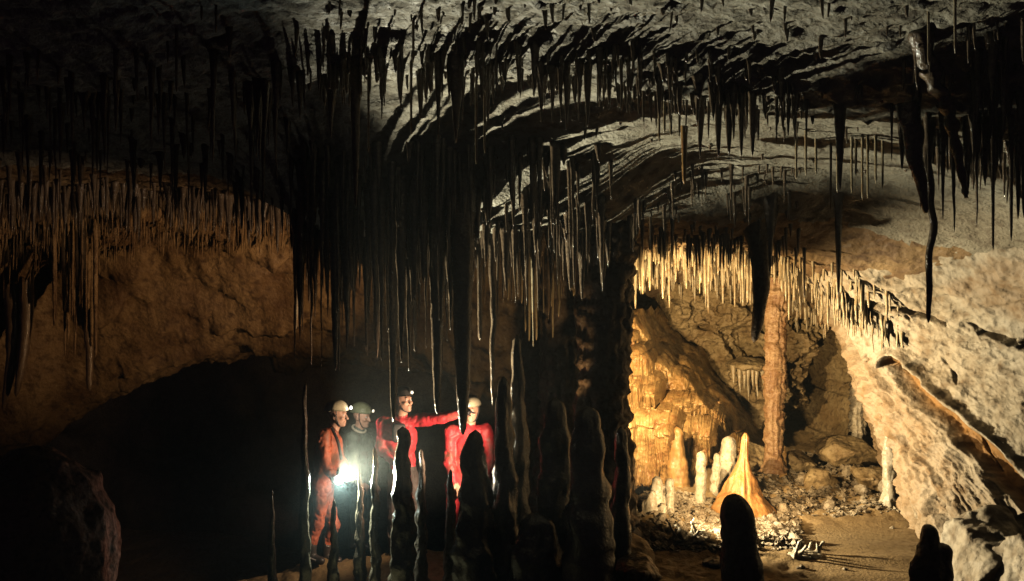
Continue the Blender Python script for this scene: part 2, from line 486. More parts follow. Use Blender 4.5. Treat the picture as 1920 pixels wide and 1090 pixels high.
# right hand wall: columns from the chamber towards the camera, each top to bottom
RW = [
    [(1455, 440, 10.9), (1560, 560, 11.5), (1625, 700, 11.8), (1665, 830, 11.5), (1700, 960, 10.9), (1730, 1080, 9.9)],
    [(1490, 440, 9.9), (1585, 590, 10.3), (1640, 720, 10.4), (1695, 860, 10.1), (1745, 965, 9.5), (1780, 1090, 8.7)],
    [(1560, 440, 9.4), (1650, 590, 9.8), (1715, 710, 9.7), (1785, 830, 9.3), (1840, 950, 8.8), (1870, 1110, 8.1)],
    [(1660, 420, 9.0), (1760, 580, 9.3), (1840, 700, 9.1), (1910, 850, 8.7), (1950, 980, 8.3), (1980, 1130, 7.7)],
    [(1800, 390, 8.3), (1900, 560, 8.6), (1990, 700, 8.4), (2060, 880, 8.0), (2090, 1020, 7.7), (2120, 1160, 7.3)],
    [(2100, 340, 7.2), (2200, 540, 7.2), (2300, 720, 7.0), (2380, 900, 6.7), (2400, 1060, 6.5), (2420, 1200, 6.3)],
]
G = patch(RW, 420, 330)
Nn = grid_normals(G)
if (Nn[..., 0].mean() > 0): Nn = -Nn
gq = np.stack([G[..., 0] + G[..., 1] * .5, G[..., 1], G[..., 2] * 1.5 + G[..., 1] * .4], -1)
disp = .10 * fbm(gq, .9, 3) + .09 * fbm(gq + 5, 2.0, 4, ridged=True) + .016 * fbm(G, 9, 3) + .006 * fbm(G, 22, 2, ridged=True)
cell = fbm(gq + 40, 1.9, 2)
disp -= .16 * np.clip((cell - .42) / .1, 0, 1)
wpx = 960 + G[..., 0] / G[..., 1] * FOC; wpy = 545 - (G[..., 2] - CAMZ) / G[..., 1] * FOC
def on_wall(px, py):
    k = np.argmin((wpx - px) ** 2 + (wpy - py) ** 2)
    return G.reshape(-1, 3)[k]
groove = np.array([on_wall(*q) for q in [(1685, 685), (1735, 745), (1800, 810), (1862, 868), (1915, 925), (1960, 985)]])
crack = np.array([on_wall(*q) for q in [(1640, 560), (1760, 600), (1830, 618), (1900, 640), (1960, 640)]])
crack2 = np.array([on_wall(*q) for q in [(1700, 590), (1790, 700), (1840, 830), (1870, 880)]])
gd, gs = seg_dist(G, groove)
wv = .05 * fbm(G, 4, 2)
cut = np.clip((.14 + wv - gd) / .035, 0, 1)
cut = np.where(gs > 0, np.clip((.16 + wv - gd) / .05, 0, 1), np.clip((.10 + wv - gd) / .09, 0, 1))
lip = np.exp(-((gd - .17) / .05) ** 2) * (gs > 0)
gdir = unit_(groove[-1] - groove[0]); gper = unit_(np.cross(gdir, Nn.reshape(-1, 3).mean(0)))
gt = (G - groove[2]) @ gper; gu = (G - groove[2]) @ gdir
if gper[2] < 0: gt = -gt
below = np.clip(-gt / .25, 0, 1)
lay = fbm(np.stack([gt * 5.5 + .35 * fbm(G, 1.2, 2), gu * .75, 0 * gt], -1), 1.0, 4, ridged=True)
disp = disp + (.11 * below + .03) * lay - .07 * below * np.clip((fbm(np.stack([gt * 3.2 + 9, gu * .8, 0 * gt], -1), 1.0, 3) - .25) / .12, 0, 1)
kd, _ = seg_dist(G, crack); k2, _ = seg_dist(G, crack2)
disp = disp - .16 * cut + .10 * lip - .14 * np.clip((.05 + wv - kd) / .04, 0, 1) * (fbm(G, 1.6, 2) > -.1) - .08 * np.clip((.02 + wv - k2) / .03, 0, 1)
G2 = G + Nn * disp[..., None]
G_WALL = G2
F = grid_faces(420, 330)
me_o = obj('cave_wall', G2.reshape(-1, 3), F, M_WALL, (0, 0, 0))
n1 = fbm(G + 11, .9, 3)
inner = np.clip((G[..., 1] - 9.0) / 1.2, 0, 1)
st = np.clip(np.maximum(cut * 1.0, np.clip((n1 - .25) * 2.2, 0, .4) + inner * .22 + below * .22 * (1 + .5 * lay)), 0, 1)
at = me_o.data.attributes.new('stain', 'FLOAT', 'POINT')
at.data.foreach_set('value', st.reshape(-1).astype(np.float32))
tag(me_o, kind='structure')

# back wall of the side chamber
def bump_at(px, py, sx, sy, a):
    return (px, py, sx, sy, a)
BW = [[(px, py, 13.4 + (.5 if px < 1200 else 0) - .9 * max(0, (px - 1560) / 140)) for py in (470, 560, 640, 720, 800, 880, 950)] for px in (1080, 1180, 1290, 1400, 1500, 1600, 1700)]
G = patch(BW, 330, 300)
pxg = np.linspace(1080, 1700, 330)[:, None] + np.zeros((1, 300))
pyg = np.linspace(470, 950, 300)[None, :] + np.zeros((330, 1))
depth = .30 * fbm(G, .8, 3) + .30 * fbm(G + 3, 2.0, 4, ridged=True) + .13 * fbm(G, 5, 3, ridged=True) + .05 * fbm(G, 13, 3) - .35 * np.clip((fbm(G + 60, 2.4, 2) - .3) / .12, 0, 1)
for (bx, by, sx, sy, a) in [(1545, 700, 38, 70, -1.0), (1265, 660, 60, 50, -.7), (1500, 790, 45, 28, -.9), (1400, 740, 60, 60, .35), (1610, 770, 40, 60, .3), (1480, 640, 40, 40, .3), (1350, 700, 40, 30, .25), (1560, 850, 70, 30, .6), (1640, 690, 30, 50, -.6)]:
    depth = depth + a * np.exp(-((pxg - bx) / sx) ** 2 - ((pyg - by) / sy) ** 2)
# layered ledges
depth = depth + .09 * np.abs(((G[..., 2] * 1.6 + .5 * fbm(G, 1.0, 2)) % 1) - .5) * 2
G2 = G - np.array([-.15, 1, 0]) * depth[..., None]
tag(obj('chamber_back_wall', G2.reshape(-1, 3), grid_faces(330, 300)[:, ::-1], M_CHAM, (0, 0, 0)), kind='structure')
# far wall closing the dark hall behind the cavers
G = patch([[(px, py, 23 + 1.2 * math.sin(px * .006)) for py in (300, 500, 700, 950, 1300)] for px in (-900, -250, 200, 600, 1000, 1350, 1700)], 140, 80)
G[..., 1] += .6 * fbm(G, .6, 4, ridged=True)
tag(obj('far_cave_wall', G.reshape(-1, 3), grid_faces(140, 80)[:, ::-1], M_DARK, (0, 0, 0)), kind='structure')

# ------------------------------------------------------------------ stalactites
def stalactite_shape(top, tip, r0, rt=.003, p=1.0, ns=10, bump=.22, wob=.0, seed=0, flare=.6, rings=None, bend=(0, 0)):
    top, tip = np.asarray(top, float), np.asarray(tip, float)
    L = np.linalg.norm(tip - top)
    n = rings or int(np.clip(L / .03, 8, 44))
    t = np.linspace(0, 1, n)
    path = top + (tip - top) * t[:, None]
    if wob:
        q = np.stack([t * L * 3 + seed, 0 * t + seed * .7, 0 * t], -1)
        env = np.sin(np.pi * np.clip(t * .9, 0, 1))
        path[:, 0] += wob * fbm(q, 1.0, 2) * env
        path[:, 1] += wob * fbm(q + 40, 1.0, 2) * env
    path[:, 0] += bend[0] * np.sin(np.pi * t)
    path[:, 1] += bend[1] * np.sin(np.pi * t)
    r = rt + (r0 - rt) * (1 - t) ** p + flare * min(r0, .05) * np.exp(-t * L / .12)
    r[-1] *= .5
    return tube(path, r, ns, bump, seed)

def place_stal(name, label, cat, group, top, tip, r0, mat, **kw):
    V, F = stalactite_shape(top, tip, r0, seed=rng.uniform(0, 99), **kw)
    return tag(obj(name, V, F, mat, top), label, cat, group)

def hang(px, d, tip_py, w, name='stalactite', label='', cat='stalactite', group=None, mat=None, tip_px=None, **kw):
    """a stalactite whose root is in the ceiling above (px, d) and whose tip shows at tip_py; w = width at the root in photo pixels"""
    top = P(px, 0, d)
    top[2] = ceil_z(top[0], d) + .10
    tip = P(tip_px if tip_px is not None else px, tip_py, d)
    if tip[2] > top[2] - .06: tip[2] = top[2] - .06
    return place_stal(name, label, cat, group, top, tip, w / FOC * d / 2, mat or M_WET, **kw)

HEROES = [
    # px, d, tip_py, width, label, extra
    (822, 5.1, 262, 17, 'long dark stalactite on the front ledge, left neighbour of the thickest one there', {}),
    (855, 5.1, 268, 32, 'thickest dark stalactite hanging from the front ledge above the lit ceiling', {'p': .8}),
    (667, 5.2, 388, 22, 'very long dark stalactite hanging from the front ledge in front of the black rock mass', {'p': .6}),
    (915, 5.2, 240, 16, 'dark tapering stalactite on the front ledge just past the thickest one', {}),
    (1036, 5.15, 232, 14, 'first of two dark stalactites close together at the middle of the front ledge', {}),
    (1062, 5.15, 245, 16, 'second of two dark stalactites close together at the middle of the front ledge', {}),
    (1102, 5.15, 240, 18, 'stout dark stalactite on the front ledge over the streaked ceiling', {'p': .8}),
    (1132, 5.2, 205, 9, 'slim dark stalactite just past the stout one on the front ledge', {}),
    (1347, 5.2, 296, 17, 'first of four big dark spikes in a row against the pale ceiling', {'p': .55}),
    (1367, 5.2, 292, 19, 'second of four big dark spikes in a row against the pale ceiling', {'p': .6}),
    (1390, 5.2, 294, 15, 'third of four big dark spikes in a row against the pale ceiling', {'p': .55}),
    (1411, 5.2, 293, 15, 'fourth of four big dark spikes in a row against the pale ceiling', {'p': .5}),
    (1236, 5.2, 222, 14, 'dark spike on the ledge before the row of four, the nearer of two', {'p': .7}),
    (1274, 5.2, 215, 14, 'dark spike on the ledge between a pair of white straws and the row of four', {'p': .7}),
    (1512, 5.2, 254, 8, 'thin dark stalactite on the ledge between the four spikes and the lone thick spike', {}),
    (1456, 5.2, 268, 7, 'thin dark stalactite hanging right after the row of four spikes', {}),
    (1575, 5.2, 357, 22, 'lone thick dark spike over the pale ceiling on the far side of the four spikes', {'p': .7}),
    (1672, 5.1, 302, 6, 'thin dark stalactite between the lone thick spike and the big drapery', {}),
    # left dark side
    (331, 4.6, 172, 5, 'thin pale straw alone on the dark ceiling at the upper left', {'p': .2, 'rt': .004}),
    (378, 4.3, 38, 4, 'first of two thin pale straws at the upper left edge of the dark ceiling', {'p': .2, 'rt': .004}),
    (405, 4.3, 62, 4, 'second of two thin pale straws at the upper left edge of the dark ceiling', {'p': .2, 'rt': .004}),
    (472, 7.0, 430, 15, 'dark stalactite in front of the orange far ceiling, beside its twin', {}),
    (494, 7.0, 415, 13, 'shorter dark twin stalactite in front of the orange far ceiling', {}),
    (323, 7.2, 400, 9, 'thin dark stalactite hanging alone before the orange fringe', {}),
    # central curtain
    (556, 9.0, 617, 22, 'pale golden stalactite at the outer end of the curtain above the first helmet', {'p': .8, 'mat': M_STRAW}),
    (625, 8.0, 560, 50, 'broad dark fang at the lower corner of the black rock mass', {'p': 1.3}),
    (686, 8.8, 660, 14, 'slim brown stalactite above the green clad caver', {}),
    (738, 7.9, 790, 30, 'thick dark stalactite reaching down to the face of the pointing caver', {'p': .6, 'rt': .012}),
    (755, 8.5, 575, 18, 'brown stalactite behind the thick one over the pointing caver', {}),
    (820, 7.8, 778, 36, 'thick dark stalactite crossing the outstretched red arm', {'p': .55, 'rt': .012}),
    (838, 8.6, 640, 18, 'short brown stalactite between the two thickest dark ones', {}),
    (868, 7.7, 815, 50, 'thickest dark stalactite of the curtain, ending by the last helmet', {'p': .5, 'rt': .014}),
    (800, 8.8, 577, 6, 'single bright straw with a bulb at its root in the middle of the curtain', {'p': .2, 'rt': .006, 'mat': M_STRAW, 'flare': 2.0}),
    (900, 8.4, 638, 12, 'dark stalactite with a blunt tip beside the thickest of the curtain', {'p': .3, 'rt': .012}),
    (924, 8.3, 760, 14, 'long wavy stalactite with a glinting edge above the dark spires', {'p': .4, 'wob': .03}),
    (1000, 8.4, 650, 14, 'golden stalactite with a thin curl at its tip near the big column', {'mat': M_STRAW}),
    (967, 9.0, 535, 7, 'first of the bright golden straws behind the curtain near the big column', {'p': .25, 'mat': M_STRAW}),
    (978, 9.0, 570, 8, 'second of the bright golden straws behind the curtain near the big column', {'p': .25, 'mat': M_STRAW}),
    (992, 9.1, 640, 7, 'longest of the bright golden straws behind the curtain near the big column', {'p': .25, 'mat': M_STRAW}),
    (985, 9.2, 622, 6, 'golden straw squeezed before the longest one near the big column', {'p': .25, 'mat': M_STRAW}),
    (1034, 8.8, 575, 7, 'bright straw hanging just before the double white runnel of the column', {'p': .25, 'mat': M_STRAW}),
    (1048, 8.8, 595, 7, 'wavy white straw beside the big column', {'p': .3, 'wob': .04, 'mat': M_STRAW}),
    # over the side chamber
    (1414, 8.9, 642, 40, 'massive dark curved stalactite in front of the golden straw fringe', {'p': .42, 'rt': .012, 'bend': (.07, 0), 'flare': 1.3, 'mat': M_DARK}),
    (1444, 8.5, 520, 26, 'stubby dark fang beside the massive curved stalactite', {}),
    (1572, 8.4, 555, 15, 'short dark spike at the rim of the pale wall above the chamber', {'p': .5}),
    (1508, 9.2, 560, 6, 'thin dark straw at the rim between fang and short spike', {'p': .3}),
    (1283, 6.9, 345, 12, 'small golden drapery lit on the streaked ceiling', {'p': .5, 'mat': M_FLOW, 'rt': .012}),
    # right side
    (1742, 5.2, 605, 17, 'longest stalactite of all, a thin dark spear before the pale right wall', {'p': .35, 'rt': .007, 'wob': .05, 'tip_px': 1741}),
    (1862, 4.9, 470, 8, 'pale thin spear between the blunt dark stalactite and the outermost spear at the upper right', {'p': .4}),
    (1896, 4.9, 452, 9, 'pale thin spear hanging at the far edge of the upper right cluster', {'p': .4}),
    (1830, 5.0, 340, 26, 'dark blunt stalactite in the upper right cluster beside the pale spears', {}),
    (1768, 5.0, 410, 16, 'dark stalactite behind the crooked thick one in the upper right cluster', {}),
    (1791, 3.9, 100, 5, 'thin pale straw at the top edge over the upper right cluster', {'p': .2, 'rt': .004, 'mat': M_STRAW}),
    (1741, 4.2, 122, 4, 'short pale straw beside the crooked drapery at the upper right', {'p': .2, 'rt': .004, 'mat': M_STRAW}),
    # left foreground hangers
    (168, 14.6, 733, 18, 'red brown stalactite with a hooked tip above the rounded dome', {'p': .3, 'rt': .02, 'wob': .05}),
    (48, 14.7, 745, 28, 'curved brown drapery tooth at the left edge, the longer inner one', {'p': .4, 'bend': (.08, 0), 'tip_px': 30}),
    (22, 14.8, 770, 34, 'broad curved brown drapery tooth at the very left edge', {'p': .5, 'bend': (.1, 0), 'tip_px': 5}),
]
for (px, d, tp, w, lab, kw) in HEROES:
    kw = dict(kw)
    kw.setdefault('ns', 12)
    straw = ' straw' in lab
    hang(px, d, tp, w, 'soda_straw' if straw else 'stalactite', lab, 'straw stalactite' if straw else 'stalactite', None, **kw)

for (px, d, tp) in [(691, 5.3, 285), (771, 5.2, 252), (893, 5.5, 308), (909, 5.5, 287), (1236, 6.0, 266), (1246, 6.1, 250), (1258, 6.0, 256), (1274, 6.1, 255), (1493, 6.8, 338), (1511, 6.8, 330), (1530, 6.9, 328), (1558, 7.0, 395), (1570, 6.7, 362),
                    (1597, 6.7, 362), (1617, 6.6, 375), (1627, 6.6, 372), (1642, 6.6, 345), (1655, 6.7, 352), (1605, 6.8, 330), (648, 5.0, 112), (655, 5.0, 108), (775, 4.6, 118)]:
    where = 'hanging over the front ledge near the thick spikes' if px < 950 else ('in the group of four lit on the streaked ceiling' if px < 1300 else 'in the loose row lit before the dark ceiling hollow')
    hang(px, d, tp, 4.5, 'soda_straw', 'bright thin white straw ' + where, 'straw stalactite', 'thin white straws ' + where, mat=M_STRAW, p=.15, rt=.0048, ns=6, flare=.8, bump=.1)

def scatter(n, pxr, dr, tips, wr, group, label_fn, name='stalactite', cat='stalactite', mats=None, lens=None, **kw):
    for i in range(n):
        px = rng.uniform(*pxr); d = rng.uniform(*dr)
        x = (px - 960) / FOC * d
        z = ceil_z(x, d)
        L = rng.uniform(*lens) * (rng.random() ** .7 * .7 + .3) if lens else None
        w = rng.uniform(*wr) * rng.choice([.55, .8, 1, 1, 1.4])
        if L is None:
            tp = rng.uniform(*tips)
            tip = P(px, tp, d)
            if tip[2] > z - .08: tip[2] = z - rng.uniform(.06, .15)
        else:
            tip = np.array([x, d, z - L])
        top = np.array([x, d, z + .03])
        tpy = 545 - (tip[2] - CAMZ) / d * FOC
        k = dict(kw)
        if 'p' not in k: k['p'] = rng.uniform(.5, 1.3)
        place_stal(name, label_fn(px, tpy, w, z - tip[2]), cat, group, top, tip, w / FOC * d / 2, rng.choice(mats or [M_WET]), ns=k.pop('ns', 8), wob=k.pop('wob', .015), **k)

def bucket(v, edges, words):
    for e, w in zip(edges, words):
        if v < e: return w
    return words[-1]

size = lambda L, a, b: 'short' if L < a else ('long' if L > b else 'middling')
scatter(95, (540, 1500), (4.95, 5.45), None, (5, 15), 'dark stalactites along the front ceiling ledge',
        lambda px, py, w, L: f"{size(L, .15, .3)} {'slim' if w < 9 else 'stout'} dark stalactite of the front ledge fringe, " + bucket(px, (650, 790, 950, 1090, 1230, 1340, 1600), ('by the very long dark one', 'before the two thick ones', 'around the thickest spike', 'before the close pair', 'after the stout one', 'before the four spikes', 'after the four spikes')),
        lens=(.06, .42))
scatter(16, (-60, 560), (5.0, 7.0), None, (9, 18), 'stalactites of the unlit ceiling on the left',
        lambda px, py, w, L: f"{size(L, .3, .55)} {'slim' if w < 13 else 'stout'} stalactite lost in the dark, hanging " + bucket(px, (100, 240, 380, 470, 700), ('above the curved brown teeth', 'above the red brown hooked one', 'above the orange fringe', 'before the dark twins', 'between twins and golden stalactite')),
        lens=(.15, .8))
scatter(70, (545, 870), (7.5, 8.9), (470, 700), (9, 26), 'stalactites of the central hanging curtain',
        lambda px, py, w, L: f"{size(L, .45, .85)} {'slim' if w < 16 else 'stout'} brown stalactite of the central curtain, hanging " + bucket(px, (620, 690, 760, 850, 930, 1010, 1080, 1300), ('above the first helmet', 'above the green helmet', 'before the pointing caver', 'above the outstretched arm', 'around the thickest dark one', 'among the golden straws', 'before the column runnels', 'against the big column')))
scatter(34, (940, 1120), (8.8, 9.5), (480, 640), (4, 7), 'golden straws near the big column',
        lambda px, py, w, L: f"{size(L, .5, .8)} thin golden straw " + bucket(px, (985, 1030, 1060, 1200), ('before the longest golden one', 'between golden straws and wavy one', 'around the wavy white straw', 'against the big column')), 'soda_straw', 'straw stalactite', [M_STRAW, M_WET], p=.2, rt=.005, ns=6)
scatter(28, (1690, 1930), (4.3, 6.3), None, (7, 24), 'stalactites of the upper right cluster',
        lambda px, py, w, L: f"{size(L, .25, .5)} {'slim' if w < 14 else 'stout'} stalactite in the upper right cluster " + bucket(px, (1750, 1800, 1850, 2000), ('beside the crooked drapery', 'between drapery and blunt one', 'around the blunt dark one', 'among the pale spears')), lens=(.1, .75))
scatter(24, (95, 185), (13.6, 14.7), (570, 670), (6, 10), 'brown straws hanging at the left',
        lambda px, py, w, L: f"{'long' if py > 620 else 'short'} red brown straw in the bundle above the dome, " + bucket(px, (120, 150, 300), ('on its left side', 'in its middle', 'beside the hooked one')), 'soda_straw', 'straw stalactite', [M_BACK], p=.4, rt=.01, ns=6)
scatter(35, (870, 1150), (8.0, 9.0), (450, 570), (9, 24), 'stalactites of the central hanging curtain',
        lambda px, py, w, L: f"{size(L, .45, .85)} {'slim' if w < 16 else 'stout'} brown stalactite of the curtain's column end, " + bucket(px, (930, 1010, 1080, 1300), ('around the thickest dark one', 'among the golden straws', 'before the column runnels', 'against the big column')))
# the crowd of lesser stalactites, past counting
def crowd(name, label, specs, mat):
    out = []
    for (n, pxr, dr, lens, wr, pw) in specs:
        PX = nrng.uniform(*pxr, n); D = nrng.uniform(*dr, n)
        X = (PX - 960) / FOC * D
        Z = CEIL.z(X, D)
        clump = fbm(np.stack([X * 1.6, D * 1.6, 0 * X], -1), 1.0, 2)
        for x, d, z, c in zip(X, D, Z, clump):
            if c < -.25 and rng.random() < .75: continue
            L = (lens[0] + (lens[1] - lens[0]) * rng.random() ** pw) * (1 + .5 * c)
            r0 = rng.uniform(*wr) / FOC * d / 2
            out.append(stalactite_shape((x, d, z + .06), (x + rng.uniform(-.015, .015), d, z - L), r0, p=rng.uniform(.5, 1.3), ns=7, bump=.25, seed=rng.uniform(0, 99), wob=.012, rings=9, flare=.5))
    V, F = merge(out)
    tag(obj(name, V, F, mat, (0, 0, 0)), label, kind='stuff')
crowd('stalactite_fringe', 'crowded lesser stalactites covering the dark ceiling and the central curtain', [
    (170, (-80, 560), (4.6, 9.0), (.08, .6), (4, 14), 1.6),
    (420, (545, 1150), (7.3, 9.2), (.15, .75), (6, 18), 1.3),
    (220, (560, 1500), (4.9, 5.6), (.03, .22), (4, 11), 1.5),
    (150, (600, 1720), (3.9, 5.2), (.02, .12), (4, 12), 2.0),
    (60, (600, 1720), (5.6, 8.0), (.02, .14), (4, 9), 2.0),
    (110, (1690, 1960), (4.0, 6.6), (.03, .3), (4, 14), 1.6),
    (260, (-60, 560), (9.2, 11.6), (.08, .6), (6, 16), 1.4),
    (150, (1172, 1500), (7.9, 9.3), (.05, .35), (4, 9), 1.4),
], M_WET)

# golden straw fringe of the side chamber
def chamber_straws(n, as_things):
    out = []
    for i in range(n):
        px = rng.uniform(1172, 1690)
        d = rng.uniform(9.7, 13.0) if as_things else rng.uniform(9.5, 13.2)
        if px > 1560: d = rng.uniform(9.4, 11.2)
        x = (px - 960) / FOC * d
        z = ceil_z(x, d)
        edge = .5 + .5 * perlin(np.array([[px * .02, d * .7, 0]]))[0]
        L = (rng.uniform(.1, .62) * (.45 + edge) if as_things else rng.uniform(.05, .3))
        w = rng.uniform(4.0, 7.5) if as_things else rng.uniform(3, 5)
        top = np.array([x, d, z + .03]); tip = np.array([x + rng.uniform(-.01, .01), d, z - L])
        r0 = w / FOC * d / 2
        V, F = stalactite_shape(top, tip, r0, rt=r0 * .6, p=.7, ns=6, bump=.18, seed=rng.uniform(0, 99), wob=.012, rings=8)
        if as_things:
            lab = f"{size(L, .25, .45)} golden straw in the bright chamber fringe " + bucket(px, (1215, 1260, 1310, 1360, 1400, 1440, 1480, 1530, 1580, 1630, 1800),
                 ('against the big column edge', 'above the flowstone tiers', 'above the shaded hollow', 'above the slim stalagmite', 'just before the massive curved one', 'around the massive curved one', 'above the red column', 'after the red column', 'above the white column', 'under the short dark spike', 'on the slanting wall')) + (', near row' if d < 11.2 else ', deep row')
            tag(obj('soda_straw', V, F, M_STRAW, top), lab, 'straw stalactite', 'golden straws of the bright chamber fringe')
        else:
            out.append((V, F))
    return out
chamber_straws(160, True)
wqx = 960 + G_WALL[..., 0] / G_WALL[..., 1] * FOC; wqy = 545 - (G_WALL[..., 2] - CAMZ) / G_WALL[..., 1] * FOC
for i in range(58):
    u = rng.random()
    k = np.argmin((wqx - (1520 + 175 * u)) ** 2 + (wqy - (520 + 108 * u + rng.uniform(-22, 12))) ** 2)
    top = G_WALL.reshape(-1, 3)[k] + np.array([.02, .03, .03])
    L = rng.uniform(.12, .42)
    V, F = stalactite_shape(top, top + np.array([rng.uniform(-.03, .01), -.02, -L]), rng.uniform(.012, .024), rt=.005, p=.8, ns=8, seed=i, wob=.03, rings=12)
    tag(obj('soda_straw', V, F, M_STRAW, top), ('long' if L > .27 else 'short') + ' golden straw on the slanting right wall edge, ' + ('near the short dark spike' if u < .5 else 'near the orange groove head'), 'straw stalactite', 'golden straws along the slanting wall edge')
V, F = merge(chamber_straws(620, False))
tag(obj('straw_fringe', V, F, M_STRAW, (0, 0, 0)), 'dense short golden straw fringe covering the bright chamber ceiling', kind='stuff')
# far orange fringe on the left arch: thousands of tiny straws
out = []
for i in range(2400):
    px = rng.uniform(-20, 560); d = rng.uniform(11.0, 14.6)
    x = (px - 960) / FOC * d
    z = ceil_z(x, d)
    L = rng.uniform(.08, .42)
    r0 = rng.uniform(.008, .016)
    out.append(stalactite_shape((x, d, z + .03), (x, d, z - L), r0, rt=r0 * .5, p=.8, ns=5, bump=0, seed=i, rings=4))
V, F = merge(out)
tag(obj('far_straw_fringe', V, F, M_BACK, (0, 0, 0)), 'fine orange straw fringe covering the far arch at the left', kind='stuff')

# crooked drapery at the upper right
pts = [P(1725, 60, 4.4), P(1748, 150, 4.5), P(1775, 200, 4.6), P(1790, 260, 4.7), P(1806, 340, 4.8), P(1812, 372, 4.8)]
path = catmull(np.array(pts), 40)
V, F = tube(path, np.linspace(.055, .010, 40) * (1 + .25 * np.sin(np.arange(40) * 1.3)), 12, .35, 5)
tag(obj('drapery', V, F, M_WET, pts[0]), 'crooked root-like drapery slanting down the upper right ceiling', 'drapery')
pts = [P(1700, 195, 4.8), P(1712, 250, 4.8), P(1716, 300, 4.85), P(1728, 345, 4.9), P(1736, 400, 4.95)]
path = catmull(np.array(pts), 40)
V, F = tube(path, .052 * (1 - np.linspace(0, 1, 40)) ** .6 + .008, 14, .25, 8)
tag(obj('stalactite', V, F, M_WET, pts[0]), 'thick crooked stalactite leaning beside the long thin spear at the upper right', 'stalactite')

# ------------------------------------------------------------------ stalagmites and columns
def rise(px, d, top_py, base_py, w_top, w_base, label, mat=None, name='stalagmite', cat='stalagmite', group=None, p=1.0, bump=.55, ns=40, lean=0, knob=.0, flute=.0, n=46, base_flare=0.0, wob=.03):
    knob = max(knob, .16)
    a = P(px + lean, top_py, d); b = P(px, base_py, d)
    b[2] = min(b[2], floor_z(b[0], d) - .08)
    t = np.linspace(0, 1, n)
    path = a + (b - a) * t[:, None]
    sd = rng.uniform(0, 99)
    q = np.stack([t * 5 + sd, 0 * t, 0 * t], -1)
    path[:, 0] += wob * fbm(q, 1, 2); path[:, 1] += wob * fbm(q + 20, 1, 2)
    k = FOC / d * 2
    r = (w_top + (w_base - w_top) * t ** p) / k
    r = r * (1 + .10 * fbm(np.stack([t * (b - a)[2] * 9 + sd, 0 * t + 3, 0 * t], -1), 1.2, 2))
    r = r * (1 + knob * fbm(np.stack([t * (b - a)[2] * 5 + sd, 0 * t, 0 * t], -1), 1.6, 2))
    r = r + base_flare / k * np.clip((t - .72) / .28, 0, 1) ** 2
    tr = max(.02, 1.15 * (w_top / k) / np.linalg.norm(b - a) * 2 * .5 + .012)
    r *= np.sqrt(np.clip(1 - (1 - np.clip(t / tr, 0, 1)) ** 2, .02, 1))
    V, F = tube(path, r, ns, bump, sd, flute)
    return tag(obj(name, V, F, mat or M_WET, b), label, cat, group)

# the big column and the spires in front of the side chamber
def column(px, d, py0, py1, prof, label, mat, ns=64, flute=.22, bump=.3, lean=0, nfl=12):
    a = P(px + lean, py0, d); b = P(px, py1, d)
    a[2] = max(a[2], ceil_z(a[0], d) + .05)
    b[2] = min(b[2], floor_z(b[0], d) - .08)
    n = 110
    t = np.linspace(0, 1, n)
    path = a + (b - a) * t[:, None]
    sd = rng.uniform(0, 50)
    q = np.stack([t * 4 + sd, 0 * t, 0 * t], -1)
    path[:, 0] += .03 * fbm(q, 1, 2)
    r = np.interp(t, [x for x, _ in prof], [w for _, w in prof]) / FOC * d / 2
    V, F = tube(path, r, ns, bump, sd, flute, nfl, bscale=.1)
    return tag(obj('column', V, F, mat, b), label, 'column')

